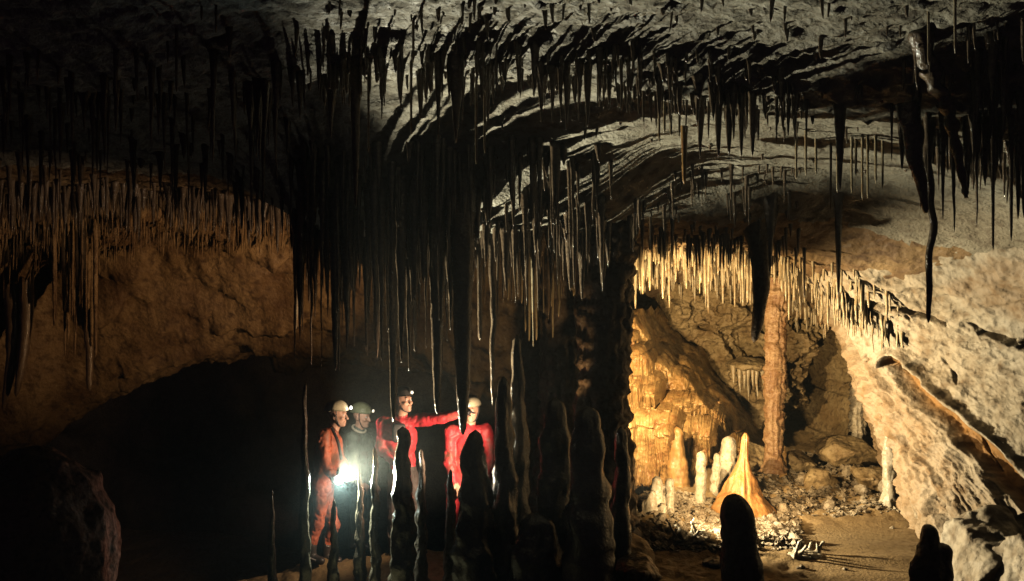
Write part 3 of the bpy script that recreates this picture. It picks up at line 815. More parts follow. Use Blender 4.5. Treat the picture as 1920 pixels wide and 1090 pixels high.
column(1126, 8.9, 380, 1045, [(0, 120), (.25, 92), (.5, 84), (.7, 100), (1, 125)], 'massive dark column standing before the bright side chamber', M_DARK, lean=10)
column(1052, 9.7, 400, 1040, [(0, 90), (.3, 70), (.6, 80), (1, 120)], 'dim brown column with white runnels just behind the massive one', M_DARK, lean=6)
column(1000, 10.1, 430, 1030, [(0, 40), (.25, 34), (.45, 70), (.7, 110), (1, 150)], 'broad brown column rising among the golden straws', M_DARK)
for a in [
    (945, 7.6, 706, 1100, 18, 66, 'tall dark spire behind the glinting wavy stalactite', {'p': .7, 'knob': .2}),
    (970, 8.0, 628, 1080, 12, 70, 'slender brown spire with a pointed tip under the golden straws', {'p': .8}),
    (1042, 7.4, 745, 1100, 30, 100, 'knobbly dark stalagmite with a bright wet edge beside the big column', {'p': .7, 'knob': .25, 'bump': .4}),
    (1102, 7.0, 762, 1120, 36, 112, 'black bulky stalagmite standing right before the massive column', {'p': .6, 'knob': .2, 'bump': .35}),
    (1005, 7.2, 960, 1130, 40, 130, 'low dark mound at the foot of the knobbly stalagmite', {'p': .6, 'bump': .6}),
    (890, 7.5, 806, 1110, 16, 100, 'dark stalagmite hiding part of the last caver', {'p': .6, 'knob': .15}),
    (755, 8.0, 800, 1100, 14, 50, 'dark blunt stalagmite before the chest of the pointing caver', {'p': .5, 'knob': .2}),
    (1165, 7.5, 800, 1080, 16, 44, 'dark side spire leaning on the massive column next to the flowstone', {'p': .5, 'bump': .4}),
    (572, 8.3, 716, 1100, 5, 24, 'thin glinting stalagmite standing behind the first caver at the left', {'p': .8, 'wob': .035, 'knob': .3}),
    (703, 8.4, 838, 1090, 6, 24, 'thin wet stalagmite with a white edge between the green and the pointing caver', {'p': .8, 'wob': .03, 'knob': .3}),
    (675, 8.6, 885, 1090, 5, 26, 'short thin wet stalagmite right beside the lamp', {'p': .8, 'wob': .03, 'knob': .3}),
    (626, 8.4, 938, 1095, 5, 26, 'short thin wet stalagmite right below the lamp', {'p': .8, 'wob': .03, 'knob': .3}),
    (790, 8.5, 842, 1090, 6, 30, 'thin wet stalagmite at the flank of the pointing caver', {'mat': M_DARK, 'p': .8, 'wob': .028, 'knob': .3}),
    (845, 8.2, 880, 1090, 6, 34, 'thin wet stalagmite beside the legs of the last caver', {'mat': M_DARK, 'p': .8, 'wob': .028, 'knob': .3}),
    (510, 8.4, 918, 1090, 4, 22, 'small pale stalagmite alone left of the lamp', {'wob': .04}),
    (204, 7.0, 978, 1130, 11, 20, 'slim pale stalagmite post beside the rounded dome', {'wob': .02}),
    (138, 6.8, 1030, 1130, 10, 20, 'short dark post before the rounded dome', {'wob': .02}),
]:
    rise(*a[:7], **a[7])
# side chamber formations
for a in [
    (1312, 10.3, 846, 948, 17, 21, 'slim white stalagmite post between flowstone and orange cone', {'mat': M_WHITE, 'p': .5, 'lean': 4, 'bump': .15, 'base_flare': 14}),
    (1366, 10.6, 818, 912, 16, 40, 'white candle stalagmite standing beside the orange cone', {'mat': M_WHITE, 'p': .5, 'bump': .35, 'flute': .15}),
    (1346, 10.7, 850, 915, 12, 30, 'small pale stalagmite before the white candle one', {'mat': M_WHITE, 'p': .6, 'bump': .3}),
    (1270, 10.9, 800, 890, 14, 50, 'small orange stalagmite under the flowstone skirt', {'mat': M_FLOW, 'p': .9, 'bump': .3}),
    (1468, 11.3, 835, 905, 10, 18, 'thin pale stalagmite at the foot of the red column', {'mat': M_FLOW, 'bump': .3}),
    (1667, 10.2, 795, 930, 16, 30, 'knobbly pale stalagmite at the foot of the slanting wall', {'mat': M_WHITE, 'bump': .5, 'knob': .3}),
    (1185, 10.0, 965, 1005, 12, 20, 'tiny yellow stalagmite nub at the column foot', {'mat': M_WHITE}),
    (1197, 9.9, 972, 1010, 10, 18, 'tiny pale stalagmite nub beside the yellow nub', {'mat': M_WHITE}),
]:
    rise(*a[:7], **a[7])
# orange cone mound
px, d = 1392, 10.2
t = np.linspace(0, 1, 60)
a, b = P(1398, 812, d), P(1388, 935, d)
b[2] = min(b[2], floor_z(b[0], d) - .05)
prof = np.interp(t, [0, .05, .3, .42, .7, .9, .97, 1], [4, 11, 15, 24, 60, 104, 118, 110]) / FOC * d / 2 * 1.1
V, F = tube(a + (b - a) * t[:, None], prof, 90, .34, 4, .12, 10, bscale=.16)
tag(obj('stalagmite', V, F, M_CONE, b), 'orange cone stalagmite with a slender spire and a wide skirt', 'stalagmite')

def chamber_column(px, d, py0, py1, prof, label, mat, knots):
    a = P(px + 6, py0, d); b = P(px, py1, d)
    n = 120
    t = np.linspace(0, 1, n)
    path = a + (b - a) * t[:, None]
    r = np.interp(t, [x for x, _ in prof], [w for _, w in prof]) / FOC * d / 2
    r = r * (1 + .14 * fbm(np.stack([t * 9, 0 * t, 0 * t], -1), 1, 3) + .05 * np.abs(np.sin(t * knots + 1.5 * np.sin(t * 7))))
    V, F = tube(path, r, 56, .42, 3, .22, 9, bscale=.07)
    return tag(obj('column', V, F, mat, b), label, 'column')
chamber_column(1450, 11.2, 520, 885, [(0, 46), (.25, 33), (.5, 35), (.8, 30), (.93, 26), (1, 44)], 'tall reddish ringed column in the middle of the bright chamber', M_RED, 22)
chamber_column(1606, 12.0, 690, 850, [(0, 14), (.25, 30), (.5, 24), (.8, 28), (1, 40)], 'short white column at the foot of the slanting wall', M_WHITE, 9)

dr = tag(empty('drapery', P(1405, 690, 12.5)), 'small rock ledge hung with pale teeth just beside the reddish column', 'drapery')
f = Field(P(1360, 690, 12.4) - np.array([.1, .4, .2]), P(1445, 690, 12.4) + np.array([.1, .9, .3]), .02)
f.ell(P(1402, 684, 12.75), (.33, .42, .09), .04)
f.noise(.06, 5, 3)
Vv, Q, _ = f.mesh()
obj('ledge', Vv, Q, M_CHAM, parent=dr)
for px_, L_ in ((1376, .22), (1388, .34), (1396, .30), (1404, .46), (1412, .26), (1420, .40), (1431, .24)):
    top = P(px_, 692, 12.45)
    Vv, Ff = stalactite_shape(top + np.array([0, .05, .05]), top - np.array([0, 0, L_]), .030, rt=.006, p=.8, ns=9, seed=px_, wob=.02)
    obj('tooth', Vv, Ff, M_STRAW, parent=dr)
# stalagmite cluster, white
f = Field(P(1170, 870, 10.0) - np.array([.1, .45, .95]), P(1285, 870, 10.0) + np.array([.1, .4, .1]), .012)
for (px, top, wt, wb, dd) in [(1232, 893, 20, 40, 0), (1256, 898, 16, 20, -.02), (1210, 938, 14, 24, -.05), (1222, 920, 16, 34, -.1), (1243, 945, 16, 30, -.12), (1258, 955, 14, 22, -.1), (1200, 972, 9, 14, -.1)]:
    k = FOC / 10 * 2
    f.cap(P(px, top + wt / 2, 9.9 + dd), P(px - 1, 1000, 9.9 + dd), wt / k, wb / k, .03)
f.noise(.02, 14, 3)
V, Q, _ = f.mesh()
tag(obj('stalagmite', V, Q, M_WHITE), 'white many-headed stalagmite cluster fused into one mass before the flowstone', 'stalagmite')

# tiered flowstone: one continuous sheet of shelves and fluted curtains that runs back into the rock behind
fs = tag(empty('flowstone', P(1250, 905, 11.0)), 'big golden tiered flowstone with fluted curtains beside the massive column', 'flowstone')
D0 = 11.5
def px2x(px): return (px - 960) / FOC * D0
def py2z(py): return CAMZ + (545 - py) / FOC * D0
nu, nv = 430, 400
X = np.linspace(px2x(1135), px2x(1445), nu)[:, None] + np.zeros((1, nv))
Zg = np.linspace(py2z(585), py2z(935), nv)[None, :] + np.zeros((nu, 1))
n2 = lambda q, sd, f, o=2, rd=False: fbm(np.stack([q * 1.0, 0 * q + sd, 0 * q], -1), f, o, ridged=rd)
out = np.zeros((nu, nv))
TIERS = [  # centre px, half width px, top py, lip py, hem py, reach, tilt of the lip to the right
    (1172, 38, 618, 636, 652, .52, .00, 1), (1180, 56, 646, 668, 712, .60, .05, 2), (1206, 52, 694, 716, 766, .74, .10, 3), (1300, 90, 735, 757, 771, .50, -.02, 7),
    (1236, 78, 752, 792, 892, .98, .03, 4), (1322, 62, 772, 806, 842, .70, .25, 5), (1372, 60, 806, 832, 858, .45, .25, 6)]
LOBES = []
for (cx, hw, tp, lp, hm, B, tl, sd) in TIERS:
    LOBES.append((cx, hw, tp, lp, hm, B * .86, tl, sd))
    for i in range(4 if hw > 55 else 3):
        h2 = hw * rng.uniform(.24, .46)
        c2 = cx + rng.uniform(-1, 1) * (hw - h2 * .8)
        dy = rng.uniform(-9, 12) + tl * (c2 - cx)
        LOBES.append((c2, h2, tp + dy + rng.uniform(0, 10), lp + dy, hm + dy + rng.uniform(-24, 10) * (hm - lp) / 60, B * rng.uniform(.84, 1.06), 0, sd + i * 1.3 + .4))
for (cx, hw, tp, lp, hm, B, tl, sd) in LOBES:
    xc = px2x(cx); w = hw / FOC * D0
    u = (X - xc) / w
    g = np.sqrt(np.clip(1 - np.abs(u) ** 2.4, 0, 1))
    g = g * (1 + .16 * n2(X, sd * 3.1, 4, 3))
    fl = fbm(np.stack([X * 15 + .5 * fbm(np.stack([X * 3, Zg * 3, 0 * X + sd], -1), 1, 2), Zg * 1.1, 0 * X + sd * 5], -1), 1.0, 3, ridged=True)
    zl = py2z(lp) - tl * (X - xc) + .05 * n2(X, sd * 7.7, 3, 3) + .022 * fl
    zt = zl + (py2z(tp) - py2z(lp))
    zh = py2z(hm) - tl * (X - xc) + .10 * n2(X, sd * 1.9, 5, 3) - .07 * fl
    up = np.clip((Zg - zl) / (zt - zl), 0, 1)
    dn = np.clip((zl - Zg) / np.maximum(zl - zh, .02), 0, 1)
    prof = np.where(Zg > zl, np.sqrt(np.clip(1 - up ** 2, 0, 1)), 1 - .30 * dn ** .6)
    prof = prof * (Zg > zh)
    body = B * g * prof + np.where(Zg < zl, .085 * fl * np.clip(dn * 6, 0, 1), .022 * fl * (1 - up)) * (prof > 0) * np.clip(g * 3, 0, 1)
    out = np.maximum(out, body)
slope = .02 + .34 * np.clip((py2z(800) - Zg) / .9, 0, 1) * np.exp(-((X - px2x(1300)) / .75) ** 2)
q3 = np.stack([X, out, Zg], -1)
base = slope + .16 * fbm(q3 + 3, 1.8, 4, ridged=True) + .10 * fbm(q3 + 9, 4.5, 3) + .05 * fbm(q3 * np.array([3, 1, .7]), 3, 3, ridged=True)
out = np.maximum(out, base) + .035 * fbm(q3, 5, 3) + .014 * fbm(q3, 18, 3)
ztop = np.interp(X, [px2x(p) for p in (1130, 1200, 1235, 1300, 1345, 1400, 1450)], [py2z(p) for p in (590, 600, 680, 715, 770, 822, 900)]) + .12 * n2(X, 55, 3, 3)
out = out - 3.2 * np.clip((Zg - ztop) / .45, 0, 1) ** 1.5 - .9 * np.clip((px2x(1150) - X) / .1, 0, 1)
V = np.stack([X - .30 * out, D0 + .25 - out, Zg], -1)
V = V + np.stack([.05 * fbm(V + 5, 3, 3), .06 * fbm(V + 15, 3, 3), .07 * fbm(V + 25, 2.5, 4)], -1) * np.clip(.45 - out, .15, 1)[..., None] * 1.6
obj('curtain', V.reshape(-1, 3), grid_faces(nu, nv)[:, ::-1], M_FLOW, parent=fs)
# drips along the shelf edges
for (cx, hw, tp, lp, hm, B, tl, sd) in TIERS:
    for i in range(16):
        px = rng.uniform(cx - hw * .8, cx + hw * .8)
        x = px2x(px); k = int(np.clip((x - X[0, 0]) / (X[-1, 0] - X[0, 0]) * (nu - 1), 0, nu - 1))
        zh = py2z(hm) - tl * (x - px2x(cx))
        j = int(np.argmin(np.abs(Zg[0] - (zh + .06))))
        o_ = out[k, j]
        top = np.array([x - .3 * o_, D0 + .27 - o_, zh + .08])
        Vv, Ff = stalactite_shape(top, top - np.array([0, 0, rng.uniform(.10, .22)]), rng.uniform(.010, .02), rt=.004, ns=7, seed=i, wob=.01, rings=8)
        obj('drip', Vv, Ff, M_FLOW, parent=fs)

# ------------------------------------------------------------------ foreground silhouettes and boulders
rise(1412, 6.0, 926, 1220, 54, 112, 'dark round-topped stalagmite pillar standing alone before the rubble', M_DARK, p=.85, bump=.14, lean=-34, n=90, ns=40, wob=.02)
f = Field(P(1690, 960, 6.2) - np.array([.1, .3, 1.0]), P(1800, 960, 6.2) + np.array([.12, .3, .1]), .012)
f.cap(P(1741, 1000, 6.2), P(1744, 1060, 6.2), .055, .10, .04)
f.cap(P(1740, 1045, 6.2), P(1738, 1200, 6.2), .08, .15, .05)
f.cap(P(1768, 1035, 6.2), P(1768, 1200, 6.2), .055, .11, .04)
f.cap(P(1722, 1060, 6.2), P(1722, 1200, 6.2), .05, .10, .04)
f.noise(.025, 9, 3)
V, Q, _ = f.mesh()
tag(obj('stalagmite', V, Q, M_DARK), 'black squat stalagmite with a head-like knob before the sandy floor', 'stalagmite')

def boulder(c, r, seed, h=.03, amp=.12, freq=2.0, facet=True, cuts=()):
    c = np.asarray(c, float); r = np.asarray(r, float)
    f = Field(c - r * 1.35 - .05, c + r * 1.35 + .05, h)
    f.ell(c, r, .02)
    f.d = np.asarray(f.d)
    rr = np.random.default_rng(seed)
    sl, q = f.box(f.lo, f.lo + f.n * f.h)
    if facet:
        for i in range(16 + len(cuts)):
            nrm = rr.normal(size=3) if i < 16 else np.array(cuts[i - 16][:3], float)
            nrm /= np.linalg.norm(nrm)
            ext = np.sqrt(((nrm * r) ** 2).sum()) * (rr.uniform(.50, .84) if i < 16 else cuts[i - 16][3])
            pl = ((q - c) @ nrm - ext).astype(np.float32)
            k = .03 * r.max()
            hh = np.clip(.5 - .5 * (f.d[sl] - pl) / k, 0, 1)
            f.d[sl] = f.d[sl] + (pl - f.d[sl]) * hh + k * hh * (1 - hh)
    f.d[sl] += (amp * r.min() * fbm(q + seed, freq / r.max(), 5, .58) + (.05 * r.min() * fbm(q + seed, 5 / r.max(), 3, ridged=True) if facet else 0)).astype(np.float32)
    V, Q, _ = f.mesh()
    return V, Q
BOULD = [
    (P(60, 1045, 6.7), (.58, .6, .82), 1, M_DOME, 'rounded reddish dome boulder rising at the lower left', .025, .20, False),
    (P(10, 900, 7.0), (.28, .3, .25), 12, M_DOME, 'rough dark knob on the shoulder of the rounded dome', .025, .25, True),
    (P(1850, 1035, 8.1), (.62, .6, .42), 2, M_WALL, 'large pale fallen block at the foot of the right wall', .02, .2, True),
    (P(1950, 1070, 7.6), (.46, .5, .42), 3, M_WALL, 'pale fallen block at the lower right edge, partly out of view', .02, .2, True),
    (P(1190, 1075, 7.2), (.24, .3, .17), 4, M_DARK, 'dark boulder at the foot of the massive column', .02, .2, True),
    (P(1155, 1045, 8.2), (.35, .4, .22), 5, M_SAND, 'brown earth hump between the massive column and the rubble', .02, .2, False),
    (P(1400, 860, 11.6), (.4, .4, .3), 6, M_CHAM, 'brown boulder behind the orange cone', .025, .2, True),
    (P(1580, 850, 11.6), (.6, .5, .22), 7, M_CHAM, 'flat brown slab under the white column', .025, .2, True),
    (P(1640, 900, 10.9), (.35, .35, .25), 8, M_CHAM, 'dark brown boulder at the end of the sandy floor', .025, .25, True),
    (P(1690, 925, 10.4), (.25, .3, .2), 9, M_RUB, 'brown boulder jammed against the slanting wall foot', .02, .25, True),
    (P(1735, 955, 9.6), (.16, .2, .18), 10, M_RUB, 'pale upright block at the corner of wall and sandy floor', .015, .25, True),
    (P(1540, 900, 11.0), (.3, .3, .16), 13, M_CHAM, 'low brown boulder behind the sandy floor', .02, .25, True),
    (P(1500, 870, 11.6), (.3, .3, .18), 14, M_CHAM, 'brown boulder near the foot of the red column', .02, .25, True),
]
for c, r, sd, m, lab, h, am, fc in BOULD:
    V, Q = boulder(c, r, sd, h, am, 2.2, fc, [(-.85, -.30, .45, .42), (-.3, -.45, .9, .5)] if sd in (2, 3) else ())
    tag(obj('boulder', V, Q, m), lab, 'boulder')

ROCKS = []
for k in range(7):
    V, Q = boulder((0, 0, 0), (1, rng.uniform(.7, 1), rng.uniform(.45, .75)), 100 + k, .16, .3, 2.4)
    ROCKS.append(make_mesh('rock', V, Q, M_RUB, smooth=False))
def rock_at(px, py_d, s, label, group):
    x = (px - 960) / FOC * py_d
    o = bpy.data.objects.new('rock', rng.choice(ROCKS))
    COL.objects.link(o)
    o.location = (x, py_d, floor_z(x, py_d) + s * .25)
    o.rotation_euler = (rng.uniform(-.5, .5), rng.uniform(-.5, .5), rng.uniform(0, 6.28))
    o.scale = (s, s, s)
    tag(o, label, 'rock', group)
for i in range(190):
    u = rng.random()
    if u < .45:
        px, d = rng.uniform(1165, 1480), rng.uniform(8.9, 10.3)
        where = bucket(px, (1230, 1300, 1360, 1430, 1600), ('by the column foot', 'before the white cluster', 'behind the dark pillar', 'around the dark pillar', 'at the edge of the sand'))
    elif u < .8:
        px, d = rng.uniform(1380, 1660), rng.uniform(10.2, 12.2)
        where = bucket(px, (1450, 1520, 1590, 1800), ('right of the orange cone', 'before the red column', 'behind the sandy floor', 'below the slanting wall'))
    else:
        px, d = rng.uniform(1480, 1760), rng.uniform(8.3, 10)
        where = bucket(px, (1570, 1650, 1900), ('lying on the near sand', 'on the sandy floor middle', 'on the sand beside the black squat stalagmite'))
        if rng.random() < .75: continue
    s = rng.choice([.035, .05, .05, .07, .07, .10, .13])
    rock_at(px, d, s, f"{'small' if s < .045 else ('fist-sized' if s < .08 else 'large')} {'' if s < .08 else 'angular '}pale broken rock in the rubble {where}", 'loose rocks of the rubble')
# finer rubble
out = []
for i in range(4200):
    if rng.random() < .55:
        px, d = rng.uniform(1165, 1500), rng.uniform(8.8, 10.5)
    else:
        px, d = rng.uniform(1370, 1690), rng.uniform(10.0, 12.4)
    x = (px - 960) / FOC * d
    s = rng.uniform(.012, .05)
    z = float(0)
    out.append((x, d, s))
A = np.array(out)
Z = FLOOR.z(A[:, 0], A[:, 1])
import itertools
octa = np.array([(1, 0, 0), (-1, 0, 0), (0, 1, 0), (0, -1, 0), (0, 0, 1), (0, 0, -1), (.6, .6, .6), (-.6, .6, .5), (.5, -.6, .6), (-.6, -.5, .6)])
tri = np.array([(0, 6, 4), (0, 2, 6), (2, 4, 6), (2, 7, 4), (2, 1, 7), (1, 4, 7), (0, 4, 8), (0, 8, 3), (8, 4, 3), (3, 4, 9), (3, 9, 1), (9, 4, 1), (0, 5, 2), (2, 5, 1), (1, 5, 3), (3, 5, 0)])
parts = []
for (x, d, s), z in zip(out, Z):
    q = octa * (1 + .35 * nrng.normal(size=(10, 1))) * s * np.array([1, nrng.uniform(.6, 1), nrng.uniform(.4, .8)])
    a = nrng.uniform(0, 6.28)
    R = np.array([[math.cos(a), -math.sin(a), 0], [math.sin(a), math.cos(a), 0], [0, 0, 1]])
    parts.append((q @ R.T + np.array([x, d, z + s * .2]), tri))
V, F = merge(parts)
tag(obj('rubble', V, F, M_RUB, (0, 0, 0), smooth=False), 'fine pale rubble strewn over the chamber floor', kind='stuff')
# white calcite twigs lying in the rubble
def twigs(px, d, n, s, label, seed):
    r = np.random.default_rng(seed)
    c = P(px, 0, d); c[2] = floor_z(c[0], d)
    f = Field(c - np.array([.3, .25, .08]), c + np.array([.3, .25, .26]), .008)
    for i in range(n):
        a = c + np.array([r.uniform(-.16, .16), r.uniform(-.1, .1), .01])
        b = a + np.array([r.uniform(-.12, .12), r.uniform(-.06, .06), r.uniform(.03, .17)]) * s
        f.cap(a, b, .02 * s, .011 * s, .02)
        f.cap(b, b + np.array([r.uniform(-.07, .07), r.uniform(-.03, .03), r.uniform(-.03, .05)]) * s, .012 * s, .008 * s, .015)
    f.ell(c, (.18, .12, .04), .03)
    f.noise(.012, 20, 2)
    V, Q, _ = f.mesh()
    tag(obj('calcite_branch', V, Q, M_WHITE), label, 'calcite growth')
twigs(1290, 9.0, 9, 1.1, 'branching white calcite growth lying in the rubble before the white cluster', 1)
twigs(1508, 8.7, 7, .9, 'branching white calcite growth at the near edge of the sandy floor', 2)
twigs(1352, 8.5, 6, .6, 'small white calcite growth beside the dark pillar', 3)
# ------------------------------------------------------------------ the four cavers
M_SKIN = plain('skin', (.55, .32, .22), .5, noise=.12, scale=30, bump=.05)
M_HAIR = plain('dark_hair', (.04, .025, .015), .6)
M_EYE = plain('eye_white', (.6, .56, .5), .2, noise=.05)
M_ORANGE = plain('orange_oversuit', (.52, .13, .06), .6, noise=.45, scale=7, bump=.5, mud=.8)
M_REDS = plain('red_oversuit', (.55, .032, .045), .55, noise=.45, scale=7, bump=.5, mud=.8)
M_GREEN = plain('grey_green_oversuit', (.10, .12, .09), .65, noise=.3, scale=9, bump=.5, mud=.8)
M_BLACK = plain('black_gear', (.02, .02, .022), .5, noise=.3)
M_BOOT = plain('rubber_boot', (.05, .04, .035), .4, noise=.3)
M_TROUS = plain('dark_trousers', (.06, .045, .04), .7, noise=.3, scale=9, bump=.4)
M_HELM1 = plain('cream_helmet_shell', (.72, .66, .45), .35, noise=.12, scale=18, bump=.05)
M_HELM2 = plain('olive_helmet_shell', (.20, .22, .13), .35, noise=.15, scale=18, bump=.05)
M_HELM3 = plain('dark_helmet_shell', (.05, .045, .04), .35, noise=.15, scale=18, bump=.05)
M_TOWEL = plain('pale_collar', (.62, .56, .42), .8, noise=.15)
M_LENS_ON = glow('lit_headlamp_lens', (1, .97, .9, 1), 14)
M_LENS_DIM = glow('dim_headlamp_lens', (1, .85, .6, 1), 1.2)
M_TORCH = glow('lit_torch_lens', (1, .98, .88, 1), 130)
M_REFL = plain('reflective_tape', (.8, .8, .78), .25, metal=.6, noise=.1)

def unit(v):
    v = np.asarray(v, float)
    return v / np.linalg.norm(v)

def frame(fwd, up):
    """rows: right, forward, up"""
    f = unit(fwd); r = unit(np.cross(f, up)); u = np.cross(r, f)
    return np.stack([r, f, u])

def hand(f, wrist, direc, palm_n, mid, curl=.5, side=1):
    """palm, four unequal fingers and a thumb; direc = where the fingers point, palm_n = out of the palm"""
    dv = unit(direc); n = unit(palm_n - dv * np.dot(palm_n, dv)); s = np.cross(dv, n) * side
    w = np.asarray(wrist, float)
    pe = w + dv * .085
    f.cap(w, pe, .026, .036, .012, mid)
    for k, (off, ln) in enumerate([(-.030, .066), (-.010, .078), (.011, .072), (.030, .055)]):
        a = pe + s * off
        c1 = curl; c2 = curl * 2.0
        b = a + (dv * math.cos(c1) + n * math.sin(c1)) * ln * .5
        c = b + (dv * math.cos(c2) + n * math.sin(c2)) * ln * .5
        f.cap(a, b, .0105, .0095, .004, mid); f.cap(b, c, .0095, .008, .004, mid)
    a = w + dv * .035 - s * .028
    b = a + (dv * .6 - s * .7 + n * .35) * .04
    c = b + unit(dv * .9 + n * .5) * .032
    f.cap(a, b, .014, .011, .01, mid); f.cap(b, c, .011, .009, .005, mid)

def person(name, label, J, suit, lower, fwd, look, head_r=.098, h=.0085, boots=M_BOOT, gloves=None):
    """J: joints in world space. One continuous surface; ids: 0 suit 1 skin 2 lower 3 boots 4 gloves"""
    pts = np.array([v for v in J.values()])
    f = Field(pts.min(0) - .28, pts.max(0) + .28, h)
    B = frame(fwd, (0, 0, 1)); R = B.T
    up = np.array([0, 0, 1.0])
    pel, chest, neck = J['pelvis'], J['chest'], J['neck']
    f.ell(chest, (.185, .125, .20), .05, 0, R)
    f.ell((chest + pel) / 2, (.155, .115, .22), .06, 0, R)
    f.ell(pel, (.17, .125, .15), .05, 2 if lower else 0, R)
    f.cap(J['sh_l'], J['sh_r'], .062, .062, .06, 0)
    f.cap(chest + up * .12, neck, .085, .060, .04, 0)
    f.cap(neck - up * .02, J['head'] - up * .05, .056, .055, .02, 1)
    for s in 'lr':
        sh, el, wr = J['sh_' + s], J['el_' + s], J['wr_' + s]
        f.cap(sh, el, .076, .060, .035, 0)
        f.cap(el, wr, .061, .046, .025, 0)
        dv = J['hd_' + s] - wr
        hand(f, wr + unit(dv) * .01, dv, J.get('pn_' + s, -up), 4 if gloves else 1, J.get('curl', np.array([.5, 0, 0]))[0], 1 if s == 'r' else -1)
        hp, kn, an = J['hip_' + s], J['kn_' + s], J['an_' + s]
        L = 2 if lower else 0
        f.cap(hp, kn, .098, .066, .05, L)
        f.cap(kn, an + up * .12, .064, .052, .03, L)
        f.cap(an + up * .20, an, .058, .048, .015, 3)
        toe = J['toe_' + s]
        f.cap(an - up * .01, toe, .050, .042, .02, 3)
    # folds of the cloth
    f.noise(.020, 5, 2, only=[0, 2])
    f.noise(.012, 13, 2, only=[0, 2], ridged=True)
    # head, turned towards what it looks at
    H = frame(look, (0, 0, 1)); RH = H.T
    hc = J['head']
    def hp_(x, y, z): return hc + H.T @ np.array([x, y, z]) * head_r / .098
    q = head_r / .098
    f.ell(hp_(0, -.012, .03), np.array([.074, .093, .088]) * q, .02, 1, RH)
    f.ell(hp_(0, .022, -.035), np.array([.060, .070, .085]) * q, .03, 1, RH)
    f.cap(hp_(0, .075, -.095), hp_(0, .06, -.085), .024 * q, .03 * q, .025, 1)
    f.cap(hp_(0, .090, .012), hp_(0, .112, -.030), .010 * q, .016 * q, .010, 1)
    f.cap(hp_(-.03, .082, .028), hp_(.03, .082, .028), .011 * q, .011 * q, .012, 1)
    f.cap(hp_(-.018, .092, -.060), hp_(.018, .092, -.060), .008 * q, .008 * q, .006, 1)
    f.cap(hp_(-.015, .088, -.072), hp_(.015, .088, -.072), .009 * q, .009 * q, .006, 1)
    for s in (-1, 1):
        f.ell(hp_(s * .028, .092, .008), np.array([.017, .010, .009]) * q, .006, 1, RH, sub=True)
        f.ell(hp_(s * .075, -.005, -.01), np.array([.011, .020, .033]) * q, .008, 1, RH)
        f.ell(hp_(s * .040, .070, -.025), np.array([.022, .02, .018]) * q, .015, 1, RH)
    V, Q, mid = f.mesh()
    o = obj(name, V, Q, [suit, M_SKIN, lower or suit, boots, gloves or M_SKIN], (J['an_l'] + J['an_r']) / 2, fmat=mid)
    tag(o, label, 'person')
    # eyes
    for s in (-1, 1):
        Vv, Ff = ball(hp_(s * .028, .077, .008), .0115 * q)
        obj('eye', Vv, Ff, M_EYE, parent=o)
    return o, hp_, H, q

def ball(c, r, n=10, m=14, sx=(1, 1, 1)):
    t = np.linspace(.05, np.pi - .05, n)
    path = np.asarray(c) + np.stack([0 * t, 0 * t, np.cos(t) * r * sx[2]], -1)
    return tube(path, np.sin(t) * r, m)

def helmet(o, hp_, H, q, mat, lamp_mat, brim=True, strap=True, tilt=0.0):
    n, m = 16, 40
    t = np.linspace(0, 1, n); a = np.arange(m) / m * 2 * np.pi
    Vv = []
    for k in t:
        z = .052 + .098 * math.cos(k * math.pi / 2) if k < .999 else .040
        r = math.sin(max(k, .04) * math.pi / 2)
        for b in a:
            x = .098 * r * math.cos(b); y = .122 * r * math.sin(b) - .012
            rid = 1 + .035 * (abs(math.cos(b * 3)) > .9) * (k > .2)
            zz = z + (-.012 if math.sin(b) < -.3 and k > .9 else 0) + tilt * y
            if k > .93: x *= 1.05; y *= 1.06
            Vv.append(hp_(x * rid, y * rid, zz + .012))
    Vv = np.array(Vv)
    inner = Vv * 1.0
    cen = hp_(0, 0, .02)
    inner = cen + (Vv - cen) * .95
    F1 = grid_faces(n, m, wrap=True)
    rim_o = np.arange(m) + (n - 1) * m
    rim_i = rim_o + n * m
    j = np.roll(np.arange(m), -1)
    F2 = np.stack([rim_o, rim_o[j], rim_i[j], rim_i], -1)
    hm = obj('helmet', np.concatenate([Vv, inner]), np.concatenate([F1, F1[:, ::-1] + n * m, F2]), mat, parent=o)
    # vent slots, strap and lamp
    for s in (-1, 1):
        for yy in (-.03, .0, .03):
            Vv, Ff = slab(hp_(s * .086, yy, .096), H, (.010, .012, .006), q)
            obj('vent', Vv, Ff, M_BLACK, parent=hm)
    if strap:
        for s in (-1, 1):
            pth = np.array([hp_(s * .086, .02, .05), hp_(s * .082, .025, -.02), hp_(s * .052, .05, -.10), hp_(0, .055, -.122)])
            Vv, Ff = sweep(catmull(pth, 16), .006)
            obj('chin_strap', Vv, Ff, M_BLACK, parent=o)
    Vv, Ff = slab(hp_(0, .128, .085), H, (.030, .018, .022), q)
    lp = obj('headlamp', Vv, Ff, M_BLACK, parent=hm)
    c = hp_(0, .150, .085)
    Vv, Ff = disc(c, H[1], .017 * q)
    ln = bpy.data.objects.new('lens', make_mesh('lens', Vv - c, Ff, lamp_mat)); COL.objects.link(ln)
    ln.parent = lp; ln.location = Vector([float(x) for x in c]) - hm_world(lp)
    band = np.array([hp_(.112 * math.cos(b), .130 * math.sin(b) - .012, .072) for b in np.linspace(0, 2 * np.pi, 33)])
    Vv, Ff = sweep(band, .007)
    return hm, c

def hm_world(o):
    v = Vector(o.location)
    while o.parent:
        o = o.parent
        v = v + o.location
    return v

